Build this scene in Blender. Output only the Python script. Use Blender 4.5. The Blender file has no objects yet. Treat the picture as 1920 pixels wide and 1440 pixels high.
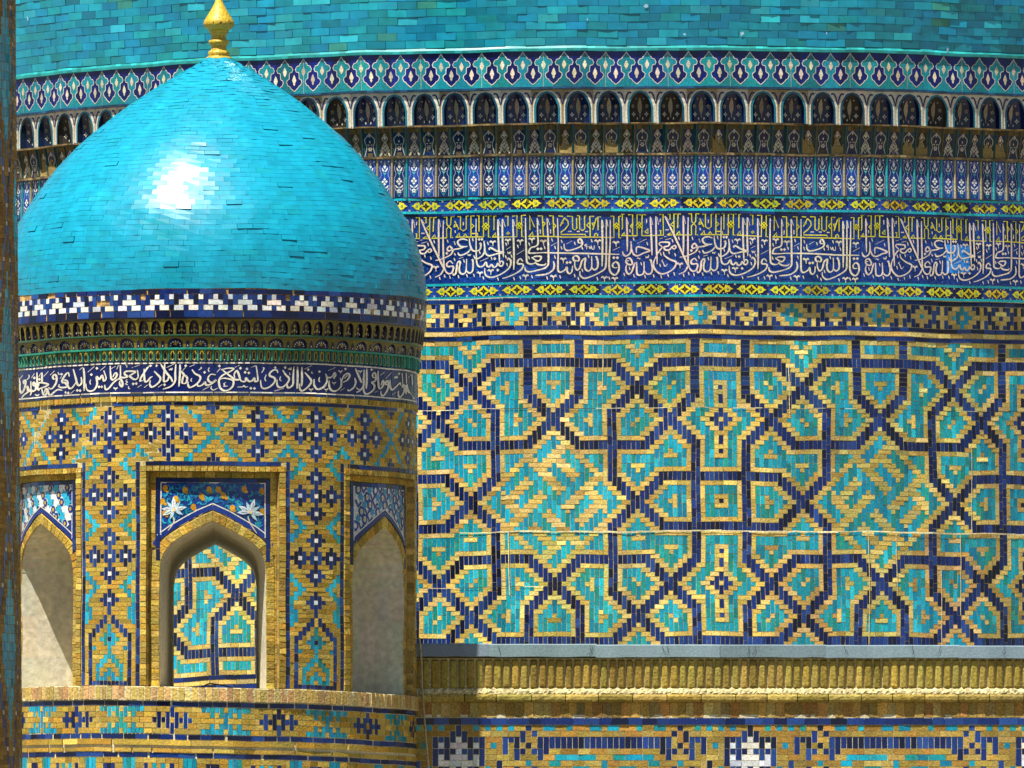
import bpy, math, random
from mathutils import Vector
random.seed(7)
R_ = random.random
sin, cos, pi = math.sin, math.cos, math.pi
sc = bpy.context.scene

# ---------------------------------------------------------------- camera, light
F = 21800.0            # focal length in photo pixels (photo is 1920 x 1440)
CAMZ = 1.6
HOR = 1950.0           # image row of the horizon
PITCH = math.atan((HOR - 720) / F)
cd = bpy.data.cameras.new('camera'); cam = bpy.data.objects.new('camera', cd)
sc.collection.objects.link(cam); sc.camera = cam
cd.sensor_width = 36.0; cd.lens = F / 1920 * 36.0; cd.clip_start = 1.0; cd.clip_end = 5000
cam.location = (0, 0, CAMZ); cam.rotation_euler = (pi / 2 + PITCH, 0, 0)

ALPHA, ELEV = math.radians(37.5), math.radians(66.5)
L = Vector((-sin(ALPHA) * cos(ELEV), -cos(ALPHA) * cos(ELEV), sin(ELEV)))
w = bpy.data.worlds.new('World'); sc.world = w; w.use_nodes = True
nt = w.node_tree; bg = nt.nodes['Background']
sky = nt.nodes.new('ShaderNodeTexSky'); sky.sky_type = 'NISHITA'; sky.sun_disc = False
sky.sun_elevation = ELEV; sky.sun_rotation = pi + ALPHA; sky.air_density = 1.0; sky.dust_density = 0.6
nt.links.new(sky.outputs[0], bg.inputs[0]); bg.inputs[1].default_value = 0.05
ld = bpy.data.lights.new('sun', 'SUN'); ld.energy = 5.0; ld.angle = math.radians(0.5); ld.color = (1.0, 0.95, 0.85)
lo = bpy.data.objects.new('sun', ld); sc.collection.objects.link(lo)
lo.rotation_euler = (-L).to_track_quat('-Z', 'Y').to_euler(); lo.location = (-30, 40, 60)
sc.view_settings.view_transform = 'Standard'; sc.view_settings.look = 'None'
sc.view_settings.exposure = 1.05; sc.view_settings.gamma = 1.0

# ---------------------------------------------------------------- helpers
def tag(o, label=None, cat=None, group=None, kind=None):
    if label: o['label'] = label
    if cat: o['category'] = cat
    if group: o['group'] = group
    if kind: o['kind'] = kind
    return o

def empty(name, loc, rot=(0, 0, 0)):
    o = bpy.data.objects.new(name, None); sc.collection.objects.link(o)
    o.location = loc; o.rotation_euler = rot; o.empty_display_size = 0.3
    return o

def link_mesh(name, me, parent=None):
    o = bpy.data.objects.new(name, me); sc.collection.objects.link(o)
    if parent: o.parent = parent
    return o

class MB:
    """collects coloured faces and links them as one mesh object"""
    def __init__(s): s.v = []; s.f = []; s.c = []
    def face(s, pts, col):
        n = len(s.v); s.v.extend(pts); s.f.append(tuple(range(n, n + len(pts)))); s.c.append(col)
    def grid(s, rows, col, smooth=False):
        n = len(s.v); m = len(rows[0])
        for r in rows: s.v.extend(r)
        for i in range(len(rows) - 1):
            for j in range(m - 1):
                a = n + i * m + j
                s.f.append((a, a + 1, a + m + 1, a + m)); s.c.append(col(i, j) if callable(col) else col)
    def mesh(s, name, mat, smooth=False):
        me = bpy.data.meshes.new(name)
        me.from_pydata(s.v, [], s.f)
        at = me.color_attributes.new('Col', 'FLOAT_COLOR', 'CORNER')
        buf = []
        for f, c in zip(s.f, s.c): buf.extend(list(c) * len(f))
        at.data.foreach_set('color', buf)
        me.materials.append(mat)
        if smooth:
            me.polygons.foreach_set('use_smooth', [True] * len(me.polygons))
        me.update()
        return me
    def build(s, name, mat, parent=None, smooth=False):
        return link_mesh(name, s.mesh(name, mat, smooth), parent)

def mat_tile(name, rough_glaze=0.22, rough_matt=0.85, bump=0.25, scale=60, dirt=0.35, spec=0.36, coat=0.0):
    m = bpy.data.materials.new(name); m.use_nodes = True
    t = m.node_tree; b = t.nodes['Principled BSDF']; lk = t.links.new
    a = t.nodes.new('ShaderNodeAttribute'); a.attribute_name = 'Col'
    tc = t.nodes.new('ShaderNodeTexCoord')
    n1 = t.nodes.new('ShaderNodeTexNoise'); n1.inputs['Scale'].default_value = scale; n1.inputs['Detail'].default_value = 5
    n2 = t.nodes.new('ShaderNodeTexNoise'); n2.inputs['Scale'].default_value = 3.1; n2.inputs['Detail'].default_value = 6
    mpn = t.nodes.new('ShaderNodeMapping'); mpn.inputs['Scale'].default_value = (1.5, 1.5, .45)
    lk(tc.outputs['Object'], mpn.inputs['Vector']); lk(mpn.outputs[0], n2.inputs['Vector']); lk(tc.outputs['Object'], n1.inputs['Vector'])
    r1 = t.nodes.new('ShaderNodeMapRange'); r1.inputs[1].default_value = .3; r1.inputs[2].default_value = .7
    r1.inputs[3].default_value = 1 - dirt; r1.inputs[4].default_value = 1 + dirt * .6
    lk(n1.outputs[0], r1.inputs[0])
    r2 = t.nodes.new('ShaderNodeMapRange'); r2.inputs[1].default_value = .35; r2.inputs[2].default_value = .65
    r2.inputs[3].default_value = 1 - dirt * .6; r2.inputs[4].default_value = 1 + dirt * .2
    lk(n2.outputs[0], r2.inputs[0])
    mu = t.nodes.new('ShaderNodeMath'); mu.operation = 'MULTIPLY'; lk(r1.outputs[0], mu.inputs[0]); lk(r2.outputs[0], mu.inputs[1])
    vm = t.nodes.new('ShaderNodeVectorMath'); vm.operation = 'SCALE'
    lk(a.outputs['Color'], vm.inputs[0]); lk(mu.outputs[0], vm.inputs['Scale'])
    lk(vm.outputs[0], b.inputs['Base Color'])
    rr = t.nodes.new('ShaderNodeMapRange'); rr.inputs[3].default_value = rough_glaze; rr.inputs[4].default_value = rough_matt
    lk(a.outputs['Alpha'], rr.inputs[0]); lk(rr.outputs[0], b.inputs['Roughness'])
    bs = t.nodes.new('ShaderNodeMapRange'); bs.inputs[3].default_value = bump * .18; bs.inputs[4].default_value = bump * 1.6
    lk(a.outputs['Alpha'], bs.inputs[0])
    bp = t.nodes.new('ShaderNodeBump'); bp.inputs['Distance'].default_value = 0.012
    lk(bs.outputs[0], bp.inputs['Strength']); lk(n1.outputs[0], bp.inputs['Height']); lk(bp.outputs[0], b.inputs['Normal'])
    b.inputs['Specular IOR Level'].default_value = spec
    b.inputs['Coat Weight'].default_value = coat; b.inputs['Coat Roughness'].default_value = .07
    return m

M_TILE = mat_tile('glazed_tilework')
M_BRICK = mat_tile('rough_brick', bump=0.45, scale=45, dirt=.4)
M_DOME = mat_tile('dome_glaze', rough_glaze=0.31, bump=0.5, scale=9, dirt=.16, coat=.20)
M_PLASTER = mat_tile('lime_plaster', bump=.25, scale=18, dirt=.22)
M_GOLD = mat_tile('gilded_paint', rough_glaze=.38, bump=1.2, scale=60, dirt=.45)
M_METAL = mat_tile('galvanised_sheet', rough_glaze=.5, bump=.3, scale=50, dirt=.2)

def C(r, g, b, a=0.0): return (r, g, b, a)
def jit(c, s=.18, h=.06):
    k = math.exp(random.gauss(0, s))
    return (min(.9, c[0] * k * (1 + random.uniform(-h, h))), min(.9, c[1] * k * (1 + random.uniform(-h, h))),
            min(.9, c[2] * k * (1 + random.uniform(-h, h))), c[3])
def pick(l, s=.14): return jit(random.choice(l), s)

NAVY = [C(.004, .012, .075), C(.006, .022, .13), C(.006, .022, .13), C(.010, .040, .19), C(.004, .008, .035), C(.016, .055, .22)]
TURQ = [C(.005, .31, .45), C(.006, .34, .47), C(.010, .29, .32), C(.005, .23, .38), C(.020, .44, .57), C(.005, .31, .44), C(.010, .27, .25), C(.006, .24, .36)]
TEAL = [C(.004, .25, .36), C(.004, .22, .35), C(.006, .25, .30), C(.004, .23, .38), C(.008, .29, .39), C(.005, .21, .29)]
DTAN = [C(.61, .455, .135, 1), C(.56, .405, .105, 1), C(.66, .51, .18, 1), C(.57, .385, .09, 1), C(.61, .455, .135, 1)]
TTAN = [C(.45, .30, .042, 1), C(.40, .26, .030, 1), C(.50, .35, .068, 1), C(.45, .26, .028, 1), C(.38, .27, .045, 1)]
MORT = C(.58, .48, .21, 1)
MORTW = C(.64, .57, .34, 1)
WHITE = C(.72, .70, .60, .15)
CREAM = C(.66, .56, .40, .4)
YEL = C(.62, .56, .012, .1)
BROWN = C(.20, .12, .03, 1)
TQ = C(.010, .37, .42)

def brick(mb, mp, u0, u1, v0, v1, h, col, g=.9, tilt=.22, base=-1.6):
    u0 += g * .5; u1 -= g * .5; v0 += g * .5; v1 -= g * .5
    j = .16
    us = [u0 + random.uniform(-j, j), u1 + random.uniform(-j, j), u1 + random.uniform(-j, j), u0 + random.uniform(-j, j)]
    vs = [v0 + random.uniform(-j, j), v0 + random.uniform(-j, j), v1 + random.uniform(-j, j), v1 + random.uniform(-j, j)]
    a = random.gauss(0, tilt); b = random.gauss(0, tilt); hh = h + random.uniform(-.12, .12) * (1 + (h > 1))
    sg = [(-1, -1), (1, -1), (1, 1), (-1, 1)]
    top = [mp(us[i], vs[i], hh + a * sg[i][0] + b * sg[i][1]) for i in range(4)]
    bot = [mp(us[i], vs[i], base) for i in range(4)]
    n = len(mb.v); mb.v.extend(top); mb.v.extend(bot)
    mb.f.append((n, n + 3, n + 2, n + 1)); mb.c.append(col)
    for i in range(4):
        k = (i + 1) % 4
        mb.f.append((n + i, n + k, n + 4 + k, n + 4 + i)); mb.c.append(col)

def sheet(mb, mp, u0, u1, v0, v1, d, col, nu=None, nv=1):
    nu = max(1, int(abs(u1 - u0) / 12)); nv = max(nv, int(abs(v1 - v0) / 9)); d -= .35
    rows = [[mp(u0 + (u1 - u0) * i / nu, v0 + (v1 - v0) * j / nv, d) for i in range(nu + 1)] for j in range(nv + 1)]
    mb.grid(rows[::-1], col)

def ring(mb, mp, u0, u1, prof, col, step=24):
    """profile prof = [(v, d), ...] swept along u"""
    nu = max(1, int((u1 - u0) / min(step, 13))); p2 = [prof[0]]
    for (va, da), (vb, db) in zip(prof, prof[1:]):
        k_ = max(1, int(abs(vb - va) / 9)); p2 += [(va + (vb - va) * q / k_, da + (db - da) * q / k_) for q in range(1, k_ + 1)]
    if len(prof) == 2: p2 = [(v, d - .35) for v, d in p2]
    prof = p2
    rows = [[mp(u0 + (u1 - u0) * i / nu, v, d) for i in range(nu + 1)] for v, d in prof]
    mb.grid(rows[::-1], col)

def fill_cells(mb, mp, cell, nc, nr, u0, v0, cw, ch, pal, h=1.3, g=.95, c0=0, wide=(), vlines=(), tanlen=(2, 3, 2), tint=None):
    """cell(c, r) -> key; merges cells into bricks: glazed keys upright, tan keys laid flat"""
    done = {}
    for r in range(nr):
        for c in range(c0, c0 + nc):
            if (c, r) in done: continue
            k = cell(c, r)
            if k is None: continue
            lay = pal[k][1]; cols = pal[k][0]
            w_, h_ = 1, 1
            free = lambda cc, rr: (cc < c0 + nc and rr < nr and (cc, rr) not in done and cell(cc, rr) == k)
            if lay == 'v':
                if c in vlines and free(c + 1, r) and (cell(c - 1, r) != k) and (r + 1 >= nr or cell(c + 2, r) != k):
                    w_ = 2
                else:
                    run = 1
                    while run < 9 and free(c, r + run): run += 1
                    h_ = run if run <= 3 else 2
            elif lay == 'h':
                run = 1
                while run < 9 and free(c + run, r): run += 1
                if run == 1:
                    while h_ < 3 and free(c, r + h_) and not free(c + 1, r + h_): h_ += 1
                else:
                    w_ = min(run, random.choice(tanlen))
                    if run - w_ == 1 and run <= 3: w_ = run
            for a in range(w_):
                for b in range(h_): done[(c + a, r + b)] = 1
            col_ = pick(cols)
            if tint:
                t_ = tint(c, r, k); col_ = (col_[0] * t_[0], col_[1] * t_[1], col_[2] * t_[2], col_[3])
            brick(mb, mp, u0 + c * cw, u0 + (c + w_) * cw, v0 + r * ch, v0 + (r + h_) * ch, h * (.30 if lay == 'v' else .50), col_, g * (1.1 if lay == 'v' else .9), .12 if lay == 'v' else .2)

def catmull(pts, n=6):
    if len(pts) < 3: return pts[:]
    out = []
    for i in range(len(pts) - 1):
        p0 = pts[max(0, i - 1)]; p1 = pts[i]; p2 = pts[i + 1]; p3 = pts[min(len(pts) - 1, i + 2)]
        for k in range(n):
            t = k / n
            out.append(tuple(.5 * (2 * p1[a] + (p2[a] - p0[a]) * t + (2 * p0[a] - 5 * p1[a] + 4 * p2[a] - p3[a]) * t * t
                                   + (3 * p1[a] - p0[a] - 3 * p2[a] + p3[a]) * t ** 3) for a in (0, 1)))
    out.append(pts[-1]); return out

def ribbon(mb, mp, pts, wid, d, col, smooth=True, taper=.55, pen=True, n=6):
    """a pen stroke; pen=True makes it thicker on strokes running down to the right, as a reed pen does"""
    p = catmull(pts, n) if smooth else pts[:]
    N = len(p); lft = []; rgt = []
    for i in range(N):
        a = p[max(0, i - 1)]; b = p[min(N - 1, i + 1)]
        tx, ty = b[0] - a[0], b[1] - a[1]; l = math.hypot(tx, ty) or 1; tx /= l; ty /= l
        wd = wid
        if pen: wd *= .72 + .42 * abs(tx * .45 + ty * .89)
        e = min(i, N - 1 - i) / max(1, N * .22)
        if taper < 1: wd *= taper + (1 - taper) * min(1, e)
        lft.append((p[i][0] - ty * wd / 2, p[i][1] + tx * wd / 2)); rgt.append((p[i][0] + ty * wd / 2, p[i][1] - tx * wd / 2))
    n0 = len(mb.v)
    for a, b in zip(lft, rgt): mb.v.append(mp(a[0], a[1], d)); mb.v.append(mp(b[0], b[1], d))
    for i in range(N - 1):
        k = n0 + 2 * i; mb.f.append((k, k + 2, k + 3, k + 1)); mb.c.append(col)

def blob(mb, mp, pts, d, col): mb.face([mp(x, y, d) for x, y in pts], col)
def disc(mb, mp, x, y, rx, ry, d, col, n=8, a0=0):
    blob(mb, mp, [(x + rx * cos(a0 + 2 * pi * i / n), y + ry * sin(a0 + 2 * pi * i / n)) for i in range(n)], d, col)
def star(mb, mp, x, y, r1, r2, n, d, col, a0=0, sx=1.0):
    blob(mb, mp, [(x + sx * (r1 if i % 2 == 0 else r2) * cos(a0 + pi * i / n), y + (r1 if i % 2 == 0 else r2) * sin(a0 + pi * i / n)) for i in range(2 * n)], d, col)
def diamond(mb, mp, x, y, rx, ry, d, col): blob(mb, mp, [(x - rx, y), (x, y - ry), (x + rx, y), (x, y + ry)], d, col)
def box3(mb, x0, x1, y0, y1, z0, z1, col):
    p = [(x0, y0, z0), (x1, y0, z0), (x1, y1, z0), (x0, y1, z0), (x0, y0, z1), (x1, y0, z1), (x1, y1, z1), (x0, y1, z1)]
    for q in ((0, 3, 2, 1), (4, 5, 6, 7), (0, 1, 5, 4), (1, 2, 6, 5), (2, 3, 7, 6), (3, 0, 4, 7)):
        mb.face([p[i] for i in q], col)

def zat(v, Y): return CAMZ + Y * math.tan(PITCH + math.atan((720 - v) / F))
KX = 1.0018

class Cyl:
    """an upright tiled cylinder: u = px of arc on its front, v = photo row on its front, d = px outwards"""
    def __init__(s, cpx, Rpx, Yfront=None, Yaxis=None, front_scale=True, tilt=0.0):
        if Yfront: s.Yf = Yfront; s.k = s.Yf * KX / F; s.R = Rpx * s.k; s.Ya = s.Yf + s.R
        else: s.Ya = Yaxis; s.k = s.Ya * KX / F; s.R = Rpx * s.k; s.Yf = s.Ya - s.R
        s.Rp = s.R / s.k; s.X0 = (cpx - 960) / F * KX * s.Ya; s.c = cpx; s.tilt = tilt; s.zb = 0; s.def_z = None; s.wob = 0
    def P(s, u, v, d=0.0):
        if s.wob:
            w_ = s.wob; u0_ = u; u = u + w_ * .8 * sin(v * .031 + u * .009); v = v + w_ * (1.0 * sin(u0_ * .019 + 1) + .6 * sin(u0_ * .047 + v * .012)); d = d + w_ * (1.6 * sin(u0_ * .013 + 2) * sin(v * .019) + .7 * sin(u0_ * .041 + v * .033) + .12 * sin(u0_ * .09 - v * .05))
        th = u / s.Rp; r = s.R + d * s.k; x = r * sin(th); z = zat(v, s.Yf) - s.zb
        if s.def_z: z += s.def_z(x / s.k, v) * s.k
        return (x, -r * cos(th), z)
    def th_at(s, px):
        lo_, hi = -1.5, 1.5
        # beyond the limb of the cylinder the image column turns back, so stay inside it
        lim = math.acos(s.R / s.Ya); lo_, hi = -lim, lim
        for _ in range(50):
            m = (lo_ + hi) / 2
            x = 960 + F / KX * (s.X0 + s.R * sin(m)) / (s.Ya - s.R * cos(m))
            if x < px: lo_ = m
            else: hi = m
        return lo_
    def inv(s, px, py):
        th = s.th_at(px)
        y = py - s.tilt * (s.c - px)
        v = HOR - (HOR - y) * (s.Ya - s.R * cos(th)) / s.Yf
        return th * s.Rp, v
    def root(s, name, v_base, th=0):
        s.zb = zat(v_base, s.Yf); return empty(name, (s.X0, s.Ya, s.zb))

# ================================================================ ground and sky-facing roof
g = MB(); rows = [[(x, y, 0) for x in (-900, -60, 60, 900)] for y in (-100, 60, 160, 2500)]
g.grid(rows, C(.20, .17, .12, 1)); tag(g.build('ground', M_BRICK), kind='structure')

# ================================================================ MAUSOLEUM DRUM
D = Cyl(1133, 1392, Yfront=112.8, tilt=.006); D.wob = .7
DRUM = D.root('mausoleum_drum', 1330)
DRUM.rotation_euler = (0, -.006, 0); DRUM.location.x += .006 * 3.5
tag(DRUM, 'huge round drum covered in blue, turquoise and tan tile patterns under a teal dome', 'building')
UL, UR = -1.28 * D.Rp, 1.16 * D.Rp      # built arc
P = D.P

def U(px, py): return D.inv(px, py)

D2 = Cyl(1109, 1392, Yfront=112.8, tilt=.006); D2.zb = D.zb; D2.wob = 1.0; DX2 = D2.X0 - D.X0
def P2(u, v, d=0.0):        # the cut-brick wall sits a hand's breadth off the axis and its courses sag on the left
    p = D2.P(u, v + 14 * max(0, min(1.3, (-u - 380) / 450)), d); return (p[0] + DX2, p[1], p[2])
def U2(px, py): return D2.inv(px, py)

# ---- main wall of cut brick patterns -----------------------------------------
H = """
.....NN..........TTT..........NN.....
TTTT.NN.TTTTTTTT..T..TTTTTTTT.NN.TTTT
TTTT.NN.TTTTTTTTT...TTTTTTTTT.NN.TTTT
.....NN........TTT.TTT........NN.....
NNNNNNNNNNNNNN..TTTTT..NNNNNNNNNNNNNN
NNNNNNNNNNNNNNN..TTT..NNNNNNNNNNNNNNN
.....NN......NNN..T..NNN......NN.....
TTTT.NN.TTTT..NNN...NNN..TTTT.NN.TTTT
TTTT.NN.TTTTT..NNN.NNN..TTTTT.NN.TTTT
..TT.NN.TT.TTT..NNNNN..TTT.TT.NN.TT..
.TTT.NN.TT..TTT..NNN..TTT.TTT.NN.TT.N
TTT..NN.TT.TTT..NNNNN..TTTTT..NN.TT..
TT..NNN.TTTTT..NNN.NNN..TTT..NNN.TT.N
T..NNN..TTTT..NNN...NNN..T..NNN..TT.N
..NNN..TTTT..NNN..T..NNN...NNN...TT..
.NNN..TTTTT.NNN..TTT..NNN.NNN..TTT..N
NNN..TTT.TT.NN..TTTTT..NNNNN..TTT..NN
NN..TTT..TT.NN.TTT.TTT..NNN..TTT..NN.
NNN..TTT.TT.NN.TT.TTT..NNNNN..TTT..NN
.NNN..TTTTT.NN.TTTTT..NNN.NNN..TTT..N
..NNN..TTTT.NN.TTTT..NNN...NNN..TTT..
T..NNN......NN......NNN..T..NNN..TT.N
TT..NNNNNNNNNNNNNNNNNN..TTT..NNN.TT.N
T....NNNNNNNNNNNNNNNN..TTTTT..NN.TT..
...T........NN........TTT.TTT.NN.TT.N
..TTT..TTTT.NN.TTTTTTTTT...TT.NN.TT..
...TTT..TTT.NN.TTTTTTTTTTTTTT.NN.TTTT
T...TTT..TT.NN.TT...TTTTTTTTT.NN.TTTT
TT...TTT..T.NN.TTT.TTT........NN.....
TTT...TTT...NN..TTTTT..NNNNNNNNNNNNNN
.TTT.TTT....NNN..TTT..NNNNNNNNNNNNNNN
..TTTTT...T..NNN..T..NNN......NN.....
...TTT...TTT..NNN...NNN..TTTT.NN.TTTT
T.TTT.....TT..

""".split('\n')
H = [l for l in H if l]
H[33:] = ["T.TTT.....TTT..NNN.NNN..TTTTT.NN.TTTT",
          "TTTT...T...TTT..NNNNN..TTT.TT.NN.TT..",
          "TTT...TTT...TTT..NNN..TTT..TT.NN.TT.N"]
assert len(H) == 36 and all(len(l) == 37 for l in H), [len(l) for l in H]
LOZ = {}          # turquoise kufic knot inside the lozenge (columns 25..47, rows 21..49)
for r in range(21, 36):
    for i, ch in enumerate(H[r]):
        c = 36 - i
        if c >= 25 and ch == 'T': LOZ[(c, r)] = 1
for c, r0, r1 in ((37, 22, 24), (38, 23, 25), (39, 24, 26), (40, 25, 25), (46, 25, 28), (45, 25, 27), (44, 25, 26), (43, 25, 25),
                  (42, 27, 29), (41, 28, 30), (43, 28, 30), (44, 29, 31), (45, 30, 32), (46, 31, 33), (47, 32, 32), (40, 29, 33),
                  (39, 30, 32), (38, 31, 33), (37, 32, 34), (37, 28, 28), (41, 32, 34), (42, 33, 35), (43, 34, 35), (44, 35, 35), (38, 35, 35)):
    for r in range(r0, r1 + 1): LOZ[(c, r)] = 1
for (c, r) in list(LOZ): LOZ[(72 - c, 70 - r)] = 1

def drum_cell(c, r):
    m = c % 72
    if not (0 <= r <= 70): return None
    rr = r if r <= 35 else 70 - r
    mm = m if m <= 36 else 72 - m
    ch = H[rr][36 - mm]
    if 25 <= m <= 47 and 21 <= r <= 49:
        if ch == 'T': ch = '.'
        if (m, r) in LOZ: ch = 'T'
    return ch

uc0, vc = U2(1350.5, 940); uc36, _ = U2(1037, 940)
CW = (uc0 - uc36) / 36; CH = 8.57
V0 = vc - 35.5 * CH
PAL_D = {'N': (NAVY, 'v'), 'T': (TURQ, 'v'), '.': (DTAN, 'h')}
def mapc(u, v, d): return P(uc0 - u, v, d)      # columns count to the left of the dotted square
mb = MB()
cmin, cmax = int((uc0 - UR) / CW) - 1, int((uc0 - UL) / CW) + 1
# vertical bars whose bricks lie flat, two cells wide
VL = set()
for c in range(cmin, cmax):
    m = c % 72
    if m in (5, 23, 30, 41, 48, 66): VL.add(c)
def mapn(u, v, d): return P2(u, v, d)
def cell_l(c, r): return drum_cell(-c, r)
VLm = {-(c + 1) for c in VL}
TINT = {}
def wall_tint(c, r, k):        # the wall was relaid panel by panel, each from its own batch of bricks
    key = ((c + 7) // 17, 0 if r < 15 else 1 if r < 42 else 2, k)
    if key not in TINT:
        a = random.uniform(.84, 1.12); TINT[key] = (a * random.uniform(.9, 1.1), a * random.uniform(.95, 1.06), a * random.uniform(.86, 1.1))
    return TINT[key]
fill_cells(mb, mapn, cell_l, cmax - cmin, 71, uc0 - CW / 2, V0, CW, CH, PAL_D, c0=-cmax, vlines=VLm, tint=wall_tint)
sheet(mb, P2, UL, UR, V0 - 2, V0 + 71 * CH + 90, 0, MORT, nu=300, nv=1)
def course(mb, mp, u0, u1, v0, v1, cols, ln, h=1.3, g=.9, var=.35, miss=0.0):
    u = u0
    while u < u1:
        l = ln * random.uniform(1 - var, 1 + var)
        if R_() > miss: brick(mb, mp, u, min(u1, u + l), v0, v1, h, pick(cols), g)
        u += l
vq = V0 + 71 * CH
for q, cols in enumerate((NAVY, DTAN, NAVY, DTAN, DTAN, DTAN)): course(mb, P2, UL, UR, vq + q * 9, vq + q * 9 + 8.6, cols, 30)
for r, pale, lo_, hi_ in ((15, 0, UL, UR), (42, 1, -260, UR), (54, 0, UL, -60)):        # settlement joints, two of them repointed pale
    u = lo_
    while u < hi_:
        l = random.uniform(20, 60)
        ribbon(mb, P2, [(u, V0 + r * CH + random.uniform(-.5, .5)), (u + l / 2, V0 + r * CH + random.uniform(-.7, .7)), (u + l, V0 + r * CH + random.uniform(-.5, .5))], random.uniform(1.8, 3.4) if pale else random.uniform(.5, 1.3), 2.0, jit(C(.78, .68, .38, 1) if pale or R_() < .3 else C(.06, .05, .03, 1), .15), False, 1, False)
        u += l
for x, ra, rb in ((1625, 42, 70), (1677, 42, 56), (1797, 42, 60), (1761, 50, 70), (1818, 22, 42), (952, 42, 56), (1130, 0, 10), (1478, 5, 16)):
    uu, _ = U2(x, 1100); ribbon(mb, P2, [(uu + random.uniform(-.6, .6), V0 + (ra + (rb - ra) * q / 6) * CH) for q in range(7)], 1.5, 2.0, C(.74, .62, .32, 1), False, 1, False)
mb.build('patterned_brick_wall', M_TILE, DRUM)

# ---- checker band and plain courses above it ----------------------------------
mb = MB()
HB = ["T..NN.N.NN.", "TT..N.NNN..", ".TT....N..D"]
us, vs = U2(1140 + 830 / 4.8, 340 + 1190 / 4.8); ue, _ = U2(1140 + 1655 / 4.8, 340 + 1190 / 4.8)
cw = (ue - us) / 20; ch = 8.55; vb0 = vs - 2.5 * ch
def band_cell(c, r):
    k = c % 20; k = k if k <= 10 else 20 - k
    x = HB[r if r <= 2 else 4 - r][k]
    if x == 'D': x = 'T' if (c // 20) % 3 else 'N'
    return x
n0 = int((UL - us) / cw); n1 = int((UR - us) / cw)
fill_cells(mb, P2, band_cell, n1 - n0, 5, us - cw / 2, vb0, cw, ch, PAL_D, c0=n0)
course(mb, P2, UL, UR, vb0 - 9, vb0 - .2, NAVY, 26); course(mb, P2, UL, UR, vb0 + 5 * ch + .2, vb0 + 5 * ch + 8.6, NAVY, 24)
course(mb, P2, UL, UR, vb0 + 5 * ch + 9, vb0 + 5 * ch + 17.4, DTAN, 34, h=2.2)
course(mb, P2, UL, UR, vb0 + 5 * ch + 18, V0 - .4, NAVY, 34)
sheet(mb, P2, UL, UR, vb0 - 10, V0 - 1.5, 0, MORTW, nu=300)
mb.build('checker_band', M_TILE, DRUM)

# ---- two narrow borders of yellow rosettes -------------------------------------
def rosette_border(px, py, px2, vtop, vbot):
    mb = MB()
    u0, vm = U(px, py); u1, _ = U(px2, py); pt = u1 - u0
    hb = 10.2
    u = UL
    while u < UR:                       # turquoise fillets above and below
        l = pt * random.uniform(.9, 1.1); c = jit(TQ, .12)
        brick(mb, P, u, u + l, vm - hb - 4.6, vm - hb, 2.4, c, .4, .1); brick(mb, P, u, u + l, vm + hb, vm + hb + 4.8, 2.4, jit(TQ, .12), .4, .1)
        u += l
    k0 = int((UL - u0) / pt); k1 = int((UR - u0) / pt)
    for k in range(k0, k1):
        x = u0 + k * pt; dk = R_()
        bgc = jit(C(.012, .05, .26) if dk > .35 else C(.006, .01, .07), .15)
        brick(mb, P, x - pt / 2, x + pt / 2, vm - hb, vm + hb, 1.0, bgc, .5, .12)
        yc = jit(YEL if R_() > .12 else C(.6, .40, .01, .1), .16, .1); dkc = C(.022, .010, .012)
        star(mb, P, x, vm, 10.4, 7.2, 4, 1.75, yc); disc(mb, P, x, vm, 8.2, 8.2, 1.7, yc, 8, .39); diamond(mb, P, x, vm, 12.0, 10.4, 1.7, yc); star(mb, P, x, vm, 7.4, 3.2, 4, 2.1, dkc)
        disc(mb, P, x, vm, 1.0, 1.0, 2.5, C(.3, .2, .1), 6)
        for s in (-1, 1):
            xx = x + s * 17.5
            star(mb, P, xx, vm, 9.0, 5.6, 3, 1.7, yc, a0=0 if s > 0 else pi); disc(mb, P, xx, vm, 6.6, 6.8, 1.8, yc, 7); diamond(mb, P, xx + s * 5, vm, 6, 2.6, 1.75, yc)
            disc(mb, P, xx, vm, 2.7, 2.3, 2.15, C(.02, .25, .22), 6); disc(mb, P, xx, vm, 1.1, 1.0, 2.5, yc, 5)
            diamond(mb, P, x + s * 10.4, vm, 2.4, 2.2, 2.0, yc)
            for t in (-1, 1):
                star(mb, P, x + s * pt / 2, vm + t * 8.6, 3.4, 1.2, 4, 1.75, WHITE, pi / 4)
                disc(mb, P, x + s * 9.5, vm + t * 8.2, 1.1, 1.0, 1.75, WHITE, 5); disc(mb, P, x + s * 17, vm + t * 9.0, 1.0, .8, 1.75, WHITE, 5)
    return mb, vm, hb
mb, vlow, hb = rosette_border(1140 + 695 / 4.8, 340 + 970 / 4.8, 1140 + 995 / 4.8, 0, 0)
sheet(mb, P, UL, UR, vlow - hb - 8, vb0 - 8.5, -.3, MORTW, nu=300); mb.build('lower_rosette_border', M_TILE, DRUM)
mb, vup, hb = rosette_border(1140 + 820 / 4.8, 340 + 195 / 4.8, 1140 + 1125 / 4.8, 0, 0)
vins1 = vlow - hb - 5.2; vins0 = vup + hb + 9.6
course(mb, P, UL, UR, vup + hb + 5.0, vins0 - .2, NAVY, 40, h=3.4, g=.5)
sheet(mb, P, UL, UR, vup - hb - 8, vins0 + 1, -.3, MORTW, nu=300); mb.build('upper_rosette_border', M_TILE, DRUM)

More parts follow.
